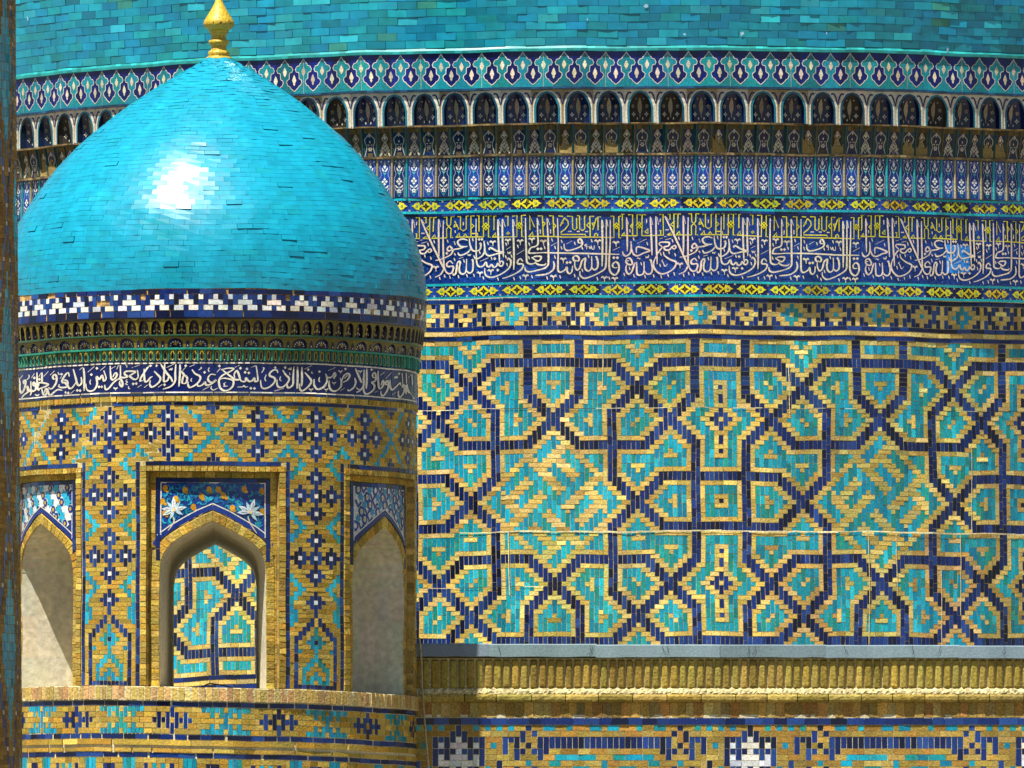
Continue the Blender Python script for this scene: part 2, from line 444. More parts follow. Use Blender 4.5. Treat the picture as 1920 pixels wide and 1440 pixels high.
# ---- the great inscription ------------------------------------------------------
W1 = dict(
 s=[[(250,165),(255,400),(258,770)],[(322,590),(330,700),(310,800),(240,855),(190,830),(172,775)],
    [(425,800),(420,730),(440,690),(540,710),(665,765),(560,800),(450,850),(380,830),(350,780),(335,720)],
    [(675,150),(690,500),(705,850)],[(775,145),(780,600),(800,1010)],
    [(890,700),(835,655),(850,620),(940,618),(1012,630),(1000,685),(920,705),(940,755),(1010,760),(1060,710),(1110,682),(1135,715),(1100,745),(1066,715)],
    [(890,710),(830,780),(810,820)],[(935,150),(1130,560),(1290,900),(1345,1030)],[(1265,145),(1270,500),(1272,820)],
    [(1355,175),(1350,500),(1355,900),(1358,1020),(1345,1070),(1290,1150),(1190,1195)],
    [(910,790),(930,860),(1030,930),(1130,970),(1140,1010),(1100,1090),(1000,1160),(880,1190),(790,1140),(740,1060),(740,960),(790,850)],
    [(225,960),(250,905),(310,900),(350,975),(330,1010),(270,1000),(235,950),(290,940)],[(250,1010),(235,1100),(280,1180),(340,1140),(380,1020),(405,970)],
    [(430,960),(430,1080),(440,1180),(500,1200),(560,1150),(560,960)],[(565,1120),(610,1180),(680,1180),(715,1100),(700,1000),(680,930),(655,935)],
    [(1632,700),(1525,705),(1515,690),(1470,642),(1425,690),(1450,730),(1515,705),(1525,730),(1490,790),(1400,840),(1290,880),(1205,890)],
    [(1520,960),(1470,910),(1410,960),(1430,1010),(1510,1005),(1530,1040),(1500,1120),(1440,1140),(1385,1090),(1370,1020)],
    [(1632,930),(1600,960),(1590,1060),(1570,1140),(1530,1165),(1520,1130)]],
 t=[[(435,630),(608,548)],[(590,860),(600,895),(620,870),(630,895),(645,860),(640,840)],[(430,905),(460,890),(480,910),(500,895)],
    [(905,930),(880,950),(900,975),(920,1020),(940,1055),(985,1010)],[(1560,770),(1550,785),(1570,795),(1560,815)],
    [(840,555),(890,540)],[(920,520),(965,515)],[(945,575),(1050,550)],[(250,165),(285,290)],[(690,170),(718,300)],[(795,160),(825,300)],[(945,150),(1005,230)],[(1275,150),(1305,290)]],
 d=[(370,555),(615,640),(1070,600),(1185,555),(1430,555),(1560,600),(300,1080),(510,1000),(205,1190),(380,1215),(580,1230),(735,1225),(870,1245),(995,1220),(1105,1195),(1275,1220),(1365,1185),(1460,1205),(850,1040),(1010,810),(1120,850),(860,835),(1550,890)],
 o=[(1415,770)], f=[(1210,1010)],
 y=[[(150,105),(215,105)],[(175,110),(175,350),(160,380)],[(165,480),(210,430),(210,478)],[(280,115),(360,112),(355,490)],[(350,280),(315,320),(350,355)],[(150,490),(440,490)],
    [(510,115),(440,110),(435,490)],[(600,115),(530,110),(520,490)],[(520,490),(910,490),(905,112),(840,115)],[(575,425),(630,365),(630,450),(580,430)],[(835,410),(860,400),(860,480)],
    [(1145,115),(1100,110),(1100,480)],[(1090,260),(1040,300),(1090,340)],[(990,115),(1030,110),(1030,215)],[(1225,115),(1175,112),(1165,370)],
    [(975,490),(1030,455),(1065,490),(975,490)],[(1145,480),(1195,425),(1208,480)],[(1130,490),(1420,490)],
    [(1360,112),(1415,110),(1420,250),(1495,330),(1490,490),(1530,485)],[(1555,110),(1495,110),(1490,250),(1412,330),(1417,490)]],
 k=[(478,300,66)], wd=[[(608,190),(608,265)],[(858,190),(850,250)],[(945,395),(1005,395)],[(305,375),(308,430)]])
W2 = dict(
 s=[[(415,160),(412,500),(410,800),(420,960),(460,1020),(530,1010),(580,945),(600,1010),(640,1030),(680,990),(720,1040),(770,1020),(790,975),(830,1020),(872,1020),(890,960),(850,935),(830,985)],
    [(260,545),(180,520),(100,540),(80,590),(130,650),(210,660),(255,650)],[(0,705),(110,690),(200,660)],
    [(290,510),(300,620),(340,720),(400,740),(470,720),(495,660),(490,600),(465,612)],[(320,690),(260,760),(180,800),(110,810),(80,760)],
    [(550,560),(565,700),(540,800),(470,860),(400,880),(365,820)],[(655,725),(640,700),(680,690),(780,750),(900,785),(780,800),(650,830),(590,800),(570,720)],
    [(805,180),(810,500),(825,960)],[(885,175),(885,500),(895,870)],[(1070,190),(1080,600),(1080,900),(1073,1100)],[(1295,180),(1295,600),(1300,900),(1310,980),(1370,1010),(1440,1000)],
    [(60,960),(90,920),(120,940),(100,1040),(110,1120),(160,1150),(220,1100),(235,880)],[(225,1080),(270,1130),(330,1110),(350,1030),(345,900),(325,905)],[(60,950),(50,1050),(30,1140),(0,1170)],
    [(560,1050),(560,1140),(600,1200),(700,1220),(850,1170),(970,1090),(1020,1010),(1020,930),(978,890),(965,930)],
    [(1235,960),(1190,910),(1145,950),(1150,1000),(1220,1005),(1240,1040),(1200,1110),(1090,1180),(960,1230),(870,1250)],
    [(1400,900),(1450,875),(1552,880),(1530,945),(1480,955),(1385,890)],[(1480,950),(1420,1010)],[(1440,975),(1500,1020),(1600,1030),(1640,1000)],
    [(1270,1060),(1280,1120),(1350,1150),(1500,1120),(1640,1085)],[(1450,1215),(1560,1205),(1640,1195)],
    [(1500,190),(1505,500),(1505,640),(1470,690),(1380,720),(1345,780),(1350,812),(1450,815),(1640,805)]],
 t=[[(475,925),(630,865)],[(95,870),(175,850)],[(260,790),(265,820),(285,800),(295,825),(315,790)],[(815,190),(850,310)],[(895,180),(935,320)],[(1080,200),(1110,320)],[(1130,830),(1265,755)],[(950,730),(1030,685)],[(970,770),(980,810),(1000,780),(1010,815),(1030,770)],[(1505,200),(1530,320)]],
 d=[(350,540),(620,610),(20,590),(185,920),(235,1185),(80,1200),(360,1180),(530,1230),(790,1260),(1075,1270),(1185,1255),(1390,1240),(955,1010),(1340,900),(1035,860),(935,870),(680,880),(470,770),(1150,690),(945,640),(1350,660)],
 o=[(465,530),(515,530),(1500,740),(1555,740),(790,1095),(740,885)], f=[(710,580),(980,560),(1195,585),(1400,560),(1600,600),(470,1130),(665,1095),(1280,1215)],
 y=[[(25,190),(100,345)],[(10,300),(25,250),(65,285),(10,300)],[(75,115),(130,115),(130,340),(180,375),(235,340),(235,110),(275,110)],[(385,110),(320,110),(320,480)],[(325,250),(375,290),(325,330)],[(320,425),(440,425),(440,490)],
    [(425,105),(465,105),(465,390)],[(40,482),(555,487)],[(60,475),(110,410),(115,475)],[(185,475),(215,425),(245,475)],[(610,115),(545,115),(545,487)],[(690,115),(635,112),(635,495),(670,495)],
    [(775,120),(735,120),(735,370)],[(700,495),(1140,510),(1145,130),(1060,135)],[(710,485),(760,420),(765,485)],[(930,130),(985,130),(985,310)],
    [(1300,130),(1225,130),(1225,515),(1260,515)],[(1370,400),(1370,140),(1450,350)],[(1360,505),(1415,435),(1420,505)],[(1340,515),(1640,515)],[(1510,150),(1590,150),(1600,510)],[(1600,250),(1635,290),(1600,335)]],
 k=[(588,300,72),(1185,310,66),(985,440,34)], wd=[[(182,215),(182,275)],[(1550,395),(1550,460)],[(30,360),(38,405)]])
W3 = dict(
 s=[[(135,190),(145,600),(145,950),(130,1040),(60,1090),(-10,1110)],[(315,195),(318,600),(310,1000),(312,1120),(350,1160),(430,1120),(460,1070),(470,1150),(510,1190),(550,1150),(560,1050)],
    [(230,960),(245,1040),(220,1120),(120,1190),(-10,1215)],[(-10,808),(340,815),(700,830),(1000,845),(1355,855)],
    [(420,650),(420,720),(460,770),(560,760),(690,710),(730,650),(700,570),(660,590),(670,640),(725,640)],
    [(600,980),(600,1060),(640,1130),(690,1080),(720,970),(780,920),(770,1030),(780,1110),(830,1150),(885,1090),(885,890)],[(640,960),(590,960),(570,900),(620,870),(670,910),(660,965),(610,950)],
    [(885,1080),(930,1130),(985,1090),(990,980),(965,900),(945,905)],[(690,1150),(690,1220),(760,1280),(880,1250),(1020,1180),(1110,1110),(1130,1000),(1135,600),(1140,230)],[(1065,235),(1070,600),(1063,1070)],
    [(1205,240),(1200,600),(1185,900),(1185,1100),(1220,1190),(1290,1220),(1345,1140),(1340,1030),(1290,990),(1240,1040),(1260,1090),(1320,1090)]],
 t=[[(190,685),(290,630)],[(460,655),(555,600)],[(840,700),(860,750),(880,700),(890,750),(925,760),(930,690)],[(810,690),(790,668),(772,690),(800,705),(808,700),(800,760)],[(1240,785),(1365,720)],[(145,200),(180,310)],[(1075,240),(1095,370)],[(1150,240),(1165,360)]],
 d=[(210,585),(375,610),(260,720),(370,730),(600,650),(885,610),(725,740),(1015,740),(830,890),(255,890),(725,1140),(595,1230),(660,1285),(985,1295),(1185,1285),(345,1245),(120,1265),(80,720)],
 o=[(1260,915),(1320,915),(465,990),(520,985)], f=[(60,600),(400,920),(990,610),(1295,640),(230,1230),(1105,1265),(1280,1280)],
 y=[[(170,150),(240,150),(245,520)],[(250,290),(285,330),(250,370)],[(-10,515),(380,525)],[(330,150),(410,160)],[(430,185),(490,240),(500,310),(440,390),(370,440),(368,482),(780,490),(790,522)],[(430,190),(400,250),(360,330)],
    [(360,530),(860,540),(1265,555),(1265,172),(1210,175)],[(480,155),(570,160),(570,380),(605,405),(640,380),(640,190)],[(650,150),(690,150),(690,390),(735,420),(775,390),(775,160),(800,160)],
    [(935,170),(865,165),(865,535)],[(850,280),(810,325),(850,370)],[(975,200),(910,410)],[(950,290),(900,290),(925,350)],[(1050,185),(1000,180),(1000,420)],[(938,535),(940,490),(965,475),(990,495),(990,535)],
    [(1385,175),(1350,178),(1345,560),(1380,560)]],
 k=[(1308,345,60),(395,275,26)], wd=[[(490,430),(550,430)],[(640,432),(690,432)],[(780,440),(830,440)],[(190,390),(190,465)],[(10,400),(10,470)]])

band = MB(); lett = MB(); kuf = MB()
uA, _ = U(1166, 470); uB, _ = U(1614.6, 470); PER = uB - uA
# tiles behind the writing
tw = PER / 12
k0 = int((UL - uA) / tw) - 1; k1 = int((UR - uA) / tw) + 1
vmid = [vins0, vins0 + (vins1 - vins0) * .37, vins0 + (vins1 - vins0) * .70, vins1]
for k in range(k0, k1):
    for j in range(3):
        brick(band, P, uA + k * tw, uA + (k + 1) * tw, vmid[j], vmid[j + 1], 1.0, jit(C(.007, .034, .20), .16, .08), .35, .10)
sheet(band, P, UL, UR, vins0 - 2, vins1 + 2, -.2, MORTW, nu=300)
# faint scroll flecks in the glaze
for k in range(int((UR - UL) * 1.3)):
    x = random.uniform(UL, UR); y = random.uniform(vins0 + 2, vins1 - 2); a = random.uniform(0, pi)
    ribbon(band, P, [(x, y), (x + 3.2 * cos(a), y + 3.2 * sin(a))], 1.1, 1.32, jit(C(.03, .12, .42), .3), False, 1, False)
bid = BROAD = band.build('inscription_band', M_TILE, DRUM)
sp = 9.6
SHIFT = 0.0
def mapper(x0, off):
    def f(x, y, d):
        u, v = U(x0 + x / sp, 390 + y / sp); return P(u + off, v, d)
    return f
cache = {}
def mapper_fast(x0, off):
    # the window is small: interpolate the inverse projection on a grid of columns
    key = x0
    if key not in cache:
        cache[key] = [(U(x0 + i * 10 / sp, 390), U(x0 + i * 10 / sp, 540)) for i in range(-6, 172)]
    tb = cache[key]
    def f(x, y, d):
        i = x / 10 + 6; i = min(max(i, 0), len(tb) - 1.001); a = int(i); t = i - a
        u = tb[a][0][0] * (1 - t) + tb[a + 1][0][0] * t
        va = tb[a][0][1] * (1 - t) + tb[a + 1][0][1] * t; vb = tb[a][1][1] * (1 - t) + tb[a + 1][1][1] * t
        return P(u + off, va + (vb - va) * y / (150 * sp), d)
    return f
for rep in range(-4, 3):
    off = rep * PER
    if off + uA > UR or off + uB < UL: continue
    for x0, Wn in ((1150, W1), (1310, W2), (1470, W3)):
        f = mapper_fast(x0, off)
        f0 = f; f = lambda x, y, d, f0=f0: f0(x, y, d + 1.0)
        for s_ in Wn['y']: ribbon(kuf, f, s_, 19, 1.7, jit(YEL, .1), False, 1, False)
        for x, y, r in Wn['k']:
            diamond(kuf, f, x, y, r, r, 1.75, jit(YEL, .08))
            for a, b in ((0, -.45), (.45, 0), (0, .45), (-.45, 0)): diamond(kuf, f, x + a * r, y + b * r, r * .24, r * .24, 2.1, C(.05, .08, .04))
        for s_ in Wn['wd']: ribbon(lett, f, s_, 18, 1.8, CREAM, False, 1, False)
        cr = jit(C(.70, .60, .47, .3), .05)
        for s_ in Wn['s']: ribbon(lett, f, s_, 29, 2.2 + .3 * R_(), cr, True, .5, True, 5)
        for s_ in Wn['t']: ribbon(lett, f, s_, 15, 2.05, cr, True, .6, True, 3)
        for x, y in Wn['d']: blob(lett, f, [(x - 14, y - 34), (x + 4, y - 30), (x + 16, y + 8), (x + 12, y + 34), (x - 4, y + 10)], 2.0, cr)
        for x, y in Wn['o']: diamond(lett, f, x, y, 28, 28, 2.0, cr)
        for x, y in Wn['f']:
            ribbon(lett, f, [(x - 52, y + 8), (x - 30, y - 14), (x, y + 22), (x + 30, y - 14), (x + 52, y + 8)], 24, 2.0, cr, True, .8, False, 3)
            ribbon(lett, f, [(x, y - 8), (x + 3, y + 80)], 20, 2.05, cr, False, .6, False)
# two replaced tiles: one very dark with crisp white letters, one pale blue
lett.build('white_lettering', M_TILE, bid); kuf.build('yellow_lettering', M_TILE, bid)
for nm, xa, xb, ya, yb, colr in (('dark_tile', 948, 1029, 447, 495, C(.008, .014, .06)), ('pale_tile', 1775, 1818, 458, 512, C(.03, .25, .75))):
    rp = MB(); (ua, va), (ub, _) = U(xa, ya), U(xb, yb)
    brick(rp, P, ua, ub, va, va + (yb - ya), 2.6, colr, .3, .05); rp.build(nm, M_TILE, bid)

# ---- vertical flower panels with ribs (tier three) -------------------------------
NPAN = 304; PA = 2 * pi * D.Rp / NPAN          # arc width of a panel
VT = 291.5; VB = vup - hb - 6                   # 290 .. ~371
DT3 = 2.0
def rot_child(me, name, th, parent=DRUM):
    o = link_mesh(name, me, parent); o.rotation_euler = (0, 0, th); return o
def panel_mesh(kind):
    mb = MB(); w2 = PA * .5
    base = [C(.006, .026, .17), C(.008, .04, .25), C(.005, .016, .09), C(.010, .06, .32)][kind % 4]
    m_ = lambda x, y, d: P(x, y, d + DT3)
    for (a, b) in ((VT, VT + 36), (VT + 36, VB)):
        brick(mb, m_, -w2 + 2.4, w2 - 2.4, a, b, 1.0, jit(base, .12), .5, .12)
    sheet(mb, m_, -w2, w2, VT - 3, VB, 0, MORTW, nu=2)
    # rib on the right-hand side of every panel: two rolls, turquoise and ochre
    rows = []
    for k in range(7):
        a = pi * k / 6; rows.append([m_(w2 + 2.7 * -cos(a), y, 4.2 * sin(a)) for y in (VT - 1, (VT + VB) / 2, VB)])
    cc = [C(.012, .24, .26), C(.30, .26, .12, .6), C(.012, .30, .33), C(.36, .30, .16, .6)][kind % 4]
    mb.grid(rows, lambda i, j: cc if i in (1, 2, 3, 4) else C(.05, .22, .24))
    wh = jit(C(.66, .64, .60, .2), .1); lil = C(.36, .34, .48, .2)
    og = [(-7.5, 12), (-6.6, 8.5), (-3, 5), (0, .8)]
    for s in (-1, 1):
        ribbon(mb, m_, [(s * x, VT + y) for x, y in [(0, 1.5), (2.4, 5.5), (7.6, 9), (9.4, 13), (9.0, 20), (6.4, 27), (8.0, 33), (9.8, 38), (9.8, VB - VT - 1)]], 1.0, 1.6, lil, True, 1, False, 3)
        star(mb, m_, s * 7.4, VT + 4, 2.6, 1.1, 5, 1.6, wh)
        ribbon(mb, m_, [(s * 1.0, VT + 23), (s * 3.6, VT + 20), (s * 5.2, VT + 15.5)], 2.4, 1.6, wh, True, .4, False, 3)
        ribbon(mb, m_, [(s * 1.0, VT + 54), (s * 4.6, VT + 52.5), (s * 7.4, VT + 49)], 2.4, 1.6, wh, True, .4, False, 3)
        ribbon(mb, m_, [(s * .6, VB - 3), (s * 4.4, VB - 10), (s * 6.4, VB - 15)], .9, 1.6, C(.05, .30, .42), True, 1, False, 3)
        ribbon(mb, m_, [(s * 6.0, VB - 14), (s * 7.6, VB - 19)], 2.6, 1.65, wh, False, .4, False)
    ribbon(mb, m_, [(0, VT + 15), (0, VB - 2)], .9, 1.5, C(.05, .30, .42), False, 1, False)
    blob(mb, m_, [(0, VT + 4.5), (1.8, VT + 9), (2.8, VT + 13), (1.2, VT + 17), (-1.2, VT + 17), (-2.8, VT + 13), (-1.8, VT + 9)], 1.7, wh)
    blob(mb, m_, [(-4.4, VT + 24), (0, VT + 30), (4.4, VT + 24), (0, VT + 26)], 1.7, C(.10, .42, .46))
    for a, b in ((-3.4, 0), (3.4, 0), (0, -4.4), (0, 4.4)): diamond(mb, m_, a, VT + 42 + b, 2.7, 2.9, 1.75, wh)
    star(mb, m_, 0, VT + 60, 5.2, 3.0, 5, 1.75, wh, -pi / 2); disc(mb, m_, 0, VT + 60, 1.4, 1.4, 2.0, C(.05, .1, .3), 5)
    return mb.mesh('flower_panel', M_TILE)
pan = [panel_mesh(k) for k in range(8)]
upan, _ = U(960 + 65 / 4, 330)
i0 = -48; i1 = 47
for i in range(i0, i1): rot_child(random.choice(pan), 'flower_panel', (upan + i * PA) / D.Rp)
mb = MB(); ring(mb, P, UL, UR, [(VT - 4, 0), (VB + 6, 0)], BROWN); mb.build('panel_backing', M_BRICK, DRUM)

# ---- tier two: small painted panels in shade under the niches -------------------
VM0, VM1 = 233.0, 288.0
def corbel_mesh(kind):
    mb = MB(); w2 = PA * .5
    top = 17.0
    def m_(x, y, d):
        t = max(0, min(1, (VM1 - y) / (VM1 - VM0))); return P(x, y, 5.0 + 9 * t * t + d)
    med = kind % 2
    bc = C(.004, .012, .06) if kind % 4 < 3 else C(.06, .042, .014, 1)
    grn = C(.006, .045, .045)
    depth = 5.0 if med else 1.2
    n = 6; rows = []
    for a in range(7):
        y = VM0 + (VM1 - VM0) * a / 6
        rows.append([m_(-w2 + PA * b / n, y, (-depth * (1 - abs(2 * b / n - 1) ** 2) if 0 < b < n else 0)) for b in range(n + 1)])
    mb.grid(rows[::-1], lambda i, j: (jit(grn, .2) if j in (0, 5) else (jit(C(.10, .07, .022, 1), .25) if (i == 5 or R_() < .08) else jit(bc, .2))))
    def s_(x, y, d): return m_(x, y, d - depth * (1 - abs(x / w2) ** 2))
    wh = jit(C(.52, .46, .34, .4), .15)
    if med:
        for s in (-1, 1):
            ribbon(mb, s_, [(0, VM0 + 10), (s * 6, VM0 + 20), (0, VM0 + 27), (s * -1, VM0 + 27)], 1.5, .6, wh, False, 1, False)
            ribbon(mb, s_, [(s * 10, VM0 + 52), (s * 6, VM0 + 45), (s * 9, VM0 + 40)], 3.6, .6, wh, True, .7, False, 3)
            ribbon(mb, s_, [(0, VM0 + 25), (s * 7, VM0 + 37), (0, VM0 + 51)], 1.4, .65, wh, False, 1, False)
        star(mb, s_, 0, VM0 + 37, 7.6, 4.2, 4, .8, wh); disc(mb, s_, 0, VM0 + 37, 1.8, 1.8, 1.1, bc, 6)
        star(mb, s_, 0, VM0 + 18, 5, 2.6, 4, .8, wh)
    else:
        for s in (-1, 1):
            ribbon(mb, s_, [(0, VM0 + 9), (s * 5, VM0 + 15), (s * 9.5, VM0 + 20), (s * 9, VM0 + 27), (s * 6.5, VM0 + 33), (s * 7.5, VM0 + 41), (s * 10.5, VM0 + 52)], 1.4, .6, C(.46, .42, .36, .3), True, 1, False, 3)
            ribbon(mb, s_, [(s * 1.5, VM0 + 31), (s * 5, VM0 + 30)], 1.5, .6, wh, False, 1, False)
        star(mb, s_, 0, VM0 + 38, 5.4, 2.8, 6, .7, wh); disc(mb, s_, 0, VM0 + 38, 1.3, 1.3, 1.0, bc, 5)
        diamond(mb, s_, 0, VM0 + 14, 2, 3.4, .7, wh); diamond(mb, s_, 0, VM0 + 25, 1.6, 3, .7, wh)
    if kind >= 8:     # broken: bare ochre plaster patch
        pts = [(-12, VM1 - 2), (-12, VM0 + random.uniform(20, 40)), (-7, VM0 + random.uniform(28, 44)), (-4, VM0 + random.uniform(10, 34)), (1, VM0 + random.uniform(30, 42)), (5, VM0 + random.uniform(18, 40)), (9, VM0 + random.uniform(34, 46)), (12, VM0 + random.uniform(30, 48)), (12, VM1 - 2)]
        blob(mb, s_, pts, 1.4, C(.27, .19, .06, 1))
    # thin frame between panels
    rows = []
    for k in range(5):
        a = pi * k / 4; rows.append([m_(w2 - 1.5 * cos(a), y, 2.2 * sin(a)) for y in (VM0, VM0 + 28, VM1)])
    mb.grid(rows, C(.010, .07, .07) if kind % 3 else C(.14, .10, .03, 1))
    return mb.mesh('muqarnas_panel', M_TILE)
cor = [corbel_mesh(k) for k in (0, 1, 2, 3, 4, 5, 6, 7)]; corb = [corbel_mesh(k) for k in (8, 9, 10, 11)]
for i in range(i0, i1):
    me = (corb if R_() < .17 else cor)
    o = [m for j, m in enumerate(me) if j % 2 == i % 2]
    rot_child(random.choice(o), 'muqarnas_panel', (upan + i * PA) / D.Rp)
mb = MB()
ring(mb, P, UL, UR, [(VM0 - 2, 0), (VM0 - 2, 20), (VM0 + 1.2, 20), (VM0 + 1.6, 13.0)], lambda i, j: jit(C(.15, .10, .035, 1), .35), 13)
ring(mb, P, UL, UR, [(VM1 - .5, 0), (VM1 - 1, 9.5), (VM1 + 3, 9.0), (VM1 + 3.6, 2)], lambda i, j: jit(C(.15, .11, .05, 1), .4), 13)
mb.build('muqarnas_ledge', M_BRICK, DRUM)

# ---- tier one: row of pointed niches ---------------------------------------------
NN = 152; NA = 2 * pi * D.Rp / NN; VN0, VN1 = 168.0, 232.0; DN = 20.0; ND = 17.0
def arch_w(t):       # half-width of a pointed arch, t = 0 at the apex, 1 at the foot
    if t <= 0: return 0.0
    if t > .52: return 1.0
    return math.sqrt(max(0, 1 - (1 - t / .52) ** 2)) * .88 + .12 * (t / .52)
def niche_mesh(kind):
    mb = MB(); hw = 23.0; W_ = NA / 2; va = VN0 + 4; fl = VN1
    m0 = lambda x, y, d: P(x, y, DN + d)
    N = 18
    ts = [(k / N) ** 1.5 for k in range(N + 1)]
    edge = [(hw * arch_w(t), va + (fl - va) * t) for t in ts]
    whc = jit(C(.60, .55, .42, .35), .1) if kind % 5 else C(.34, .26, .13, .8)
    # front plate either side of the arch
    for s in (-1, 1):
        for k in range(N):
            (x0, y0), (x1, y1) = edge[k], edge[k + 1]
            q = [m0(s * x0, y0, 0), m0(s * x1, y1, 0), m0(s * W_, y1, 0), m0(s * W_, y0, 0)]
            mb.face(q if s > 0 else q[::-1], whc)
        mb.face([m0(0, VN0 - 1, 0), m0(0, va, 0), m0(s * W_, va, 0), m0(s * W_, VN0 - 1, 0)][::(1 if s > 0 else -1)], whc)
        # raised turquoise and white arch mouldings
        e1 = [(s * x, y) for x, y in edge[1:]]
        ribbon(mb, m0, [(0, va)] + [(x - s * 1.0, y) for x, y in e1], 3.4, .9, C(.008, .075, .13) if kind % 3 else C(.012, .17, .24), False, 1, False)
        ribbon(mb, m0, [(s * .5, va - 2.6)] + [(x + s * 2.2, y - (2.2 if y < va + 30 else 0)) for x, y in e1], 2.2, .7, C(.66, .62, .50, .3), False, 1, False)
        # navy tendrils on the spandrel
        ribbon(mb, m0, [(s * 8, VN0 + 4), (s * 14, VN0 + 8), (s * 20, VN0 + 6), (s * 24.5, VN0 + 12), (s * 28.2, VN0 + 27)], 3.2, .6, C(.02, .02, .10), True, .5, False, 4)
    # hollow: pointed vault
    fullw = lambda y: hw * arch_w((y - va) / (fl - va))
    def m1(x, y, d=0):
        hwid = max(.01, fullw(y)); q = max(-1, min(1, x / hwid))
        t = (y - va) / (fl - va)
        return P(x, y, DN - ND * math.sqrt(max(0, 1 - q * q)) * min(1, t * 2.4) ** .6 + d)
    rows = [[m1(fullw(y) * (b / 5 - 1), y) for b in range(11)] for y in [va + (fl - va) * t for t in ts]]
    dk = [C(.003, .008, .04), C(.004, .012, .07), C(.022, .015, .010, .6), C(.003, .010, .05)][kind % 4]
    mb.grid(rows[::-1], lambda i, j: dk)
    lf = jit(C(.34, .27, .16, .5), .2); wh = jit(C(.60, .56, .46, .3), .12)
    y = fl
    blob(mb, m1, [(0, va + 10), (3.2, va + 19), (4.4, va + 27), (3.4, va + 35), (1, va + 41), (.8, va + 48), (-.8, va + 48), (-1, va + 41), (-3.4, va + 35), (-4.4, va + 27), (-3.2, va + 19)], 1.0, lf)
    for s in (-1, 1):
        star(mb, m1, s * 12, va + 42, 5.2, 2.4, 4, 1.2, wh, 0, .8); disc(mb, m1, s * 12, va + 42, 1.2, 1.6, 1.6, dk, 5)
        star(mb, m1, s * 13, va + 27, 4.6, 2.6, 5, 1.2, lf, -pi / 2, .75); disc(mb, m1, s * 13, va + 27, 1.2, 1.6, 1.6, dk, 5)
        star(mb, m1, s * 7, va + 13, 2.0, 1.1, 4, 1.0, lf)
        diamond(mb, m1, s * 5, va + 50, 1.5, 3, .9, wh)
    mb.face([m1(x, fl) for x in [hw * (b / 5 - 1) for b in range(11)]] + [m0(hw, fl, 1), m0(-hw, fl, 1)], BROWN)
    return mb.mesh('niche', M_TILE)
nic = [niche_mesh(k) for k in range(9)]
un, _ = U(960 + 740 / 4, 205)
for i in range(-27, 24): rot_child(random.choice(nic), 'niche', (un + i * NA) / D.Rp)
mb = MB(); ring(mb, P, UL, UR, [(VN0 - 3, 2.2), (VN1, 1.5)], BROWN); mb.build('niche_backing', M_BRICK, DRUM)

# ---- reciprocal scallop frieze ----------------------------------------------------
NS = 228; SA = 2 * pi * D.Rp / NS; VS0, VS1 = 97.0, 164.0; DS = 24.0
mb = MB(); m_ = lambda x, y, d: P(x, y, DS + d)
curve = [(0, 388), (14, 412), (30, 430), (33, 440), (56, 448), (67, 470), (60, 488), (40, 493), (37, 505), (36, 538), (17, 552), (14, 567), (24, 590), (38, 597), (48, 612), (77, 637)]
curve = [(x / 154 * SA, VS0 + (y - 383) / (655 - 383) * (VS1 - VS0)) for x, y in curve]
us0, _ = U(1139, 130)
k0, k1 = int((UL - us0) / SA), int((UR - us0) / SA)
for k in range(k0, k1):
    x0 = us0 + k * SA
    nv = jit(C(.004, .010, .115), .22, .15); tq = jit(C(.008, .215, .26), .16, .1)
    if k % 3 == 0: gap = .5
    else: gap = 0
    # upper navy ground and lower turquoise ground meet along the reciprocal line
    for s in (-1, 1):
        up = [(x0 + s * x, y) for x, y in curve]
        top = up + [(x0 + s * SA / 2, VS0), (x0, VS0)]
        bot = up + [(x0 + s * SA / 2, VS1), (x0, VS1)]
        mb.face([m_(x, y, .0) for x, y in (top if s < 0 else top[::-1])], nv)
        mb.face([m_(x, y, .0) for x, y in (bot[::-1] if s < 0 else bot)], tq)
        ribbon(mb, m_, up, 1.35, .35, jit(C(.62, .57, .50, .2), .1), False, 1, False)
    hs = (VS1 - VS0) / 272
    lf = jit(C(.58, .50, .36, .3), .14)
    q = [(0, 448), (4, 460), (10, 464), (8, 472), (16, 480), (15, 496), (0, 524), (-15, 496), (-16, 480), (-8, 472), (-10, 464), (-4, 460)]
    blob(mb, m_, [(x0 + x / 154 * SA, VS0 + (y - 383) * hs) for x, y in q], .4, lf)
    q = [(0, 508), (10, 530), (17, 552), (12, 566), (6, 570), (9, 580), (0, 594), (-9, 580), (-6, 570), (-12, 566), (-17, 552), (-10, 530)]
    blob(mb, m_, [(x0 + SA / 2 + x / 154 * SA, VS0 + (y - 383) * hs) for x, y in q], .4, jit(lf, .08))
    if k % 3 == 0: ribbon(mb, m_, [(x0, VS0), (x0 + .2, VS1)], .7, .5, C(.5, .45, .34, 1), False, 1, False)
ring(mb, P, UL, UR, [(VS1 - .5, DS - 1), (VS1, DS + 2.5), (VS1 + 4, DS + 2.5), (VS1 + 5, DS - 5), (VS1 + 5, 0)], lambda i, j: jit(C(.012, .05, .11), .3), 40)
mb.build('scalloped_frieze', M_TILE, DRUM)

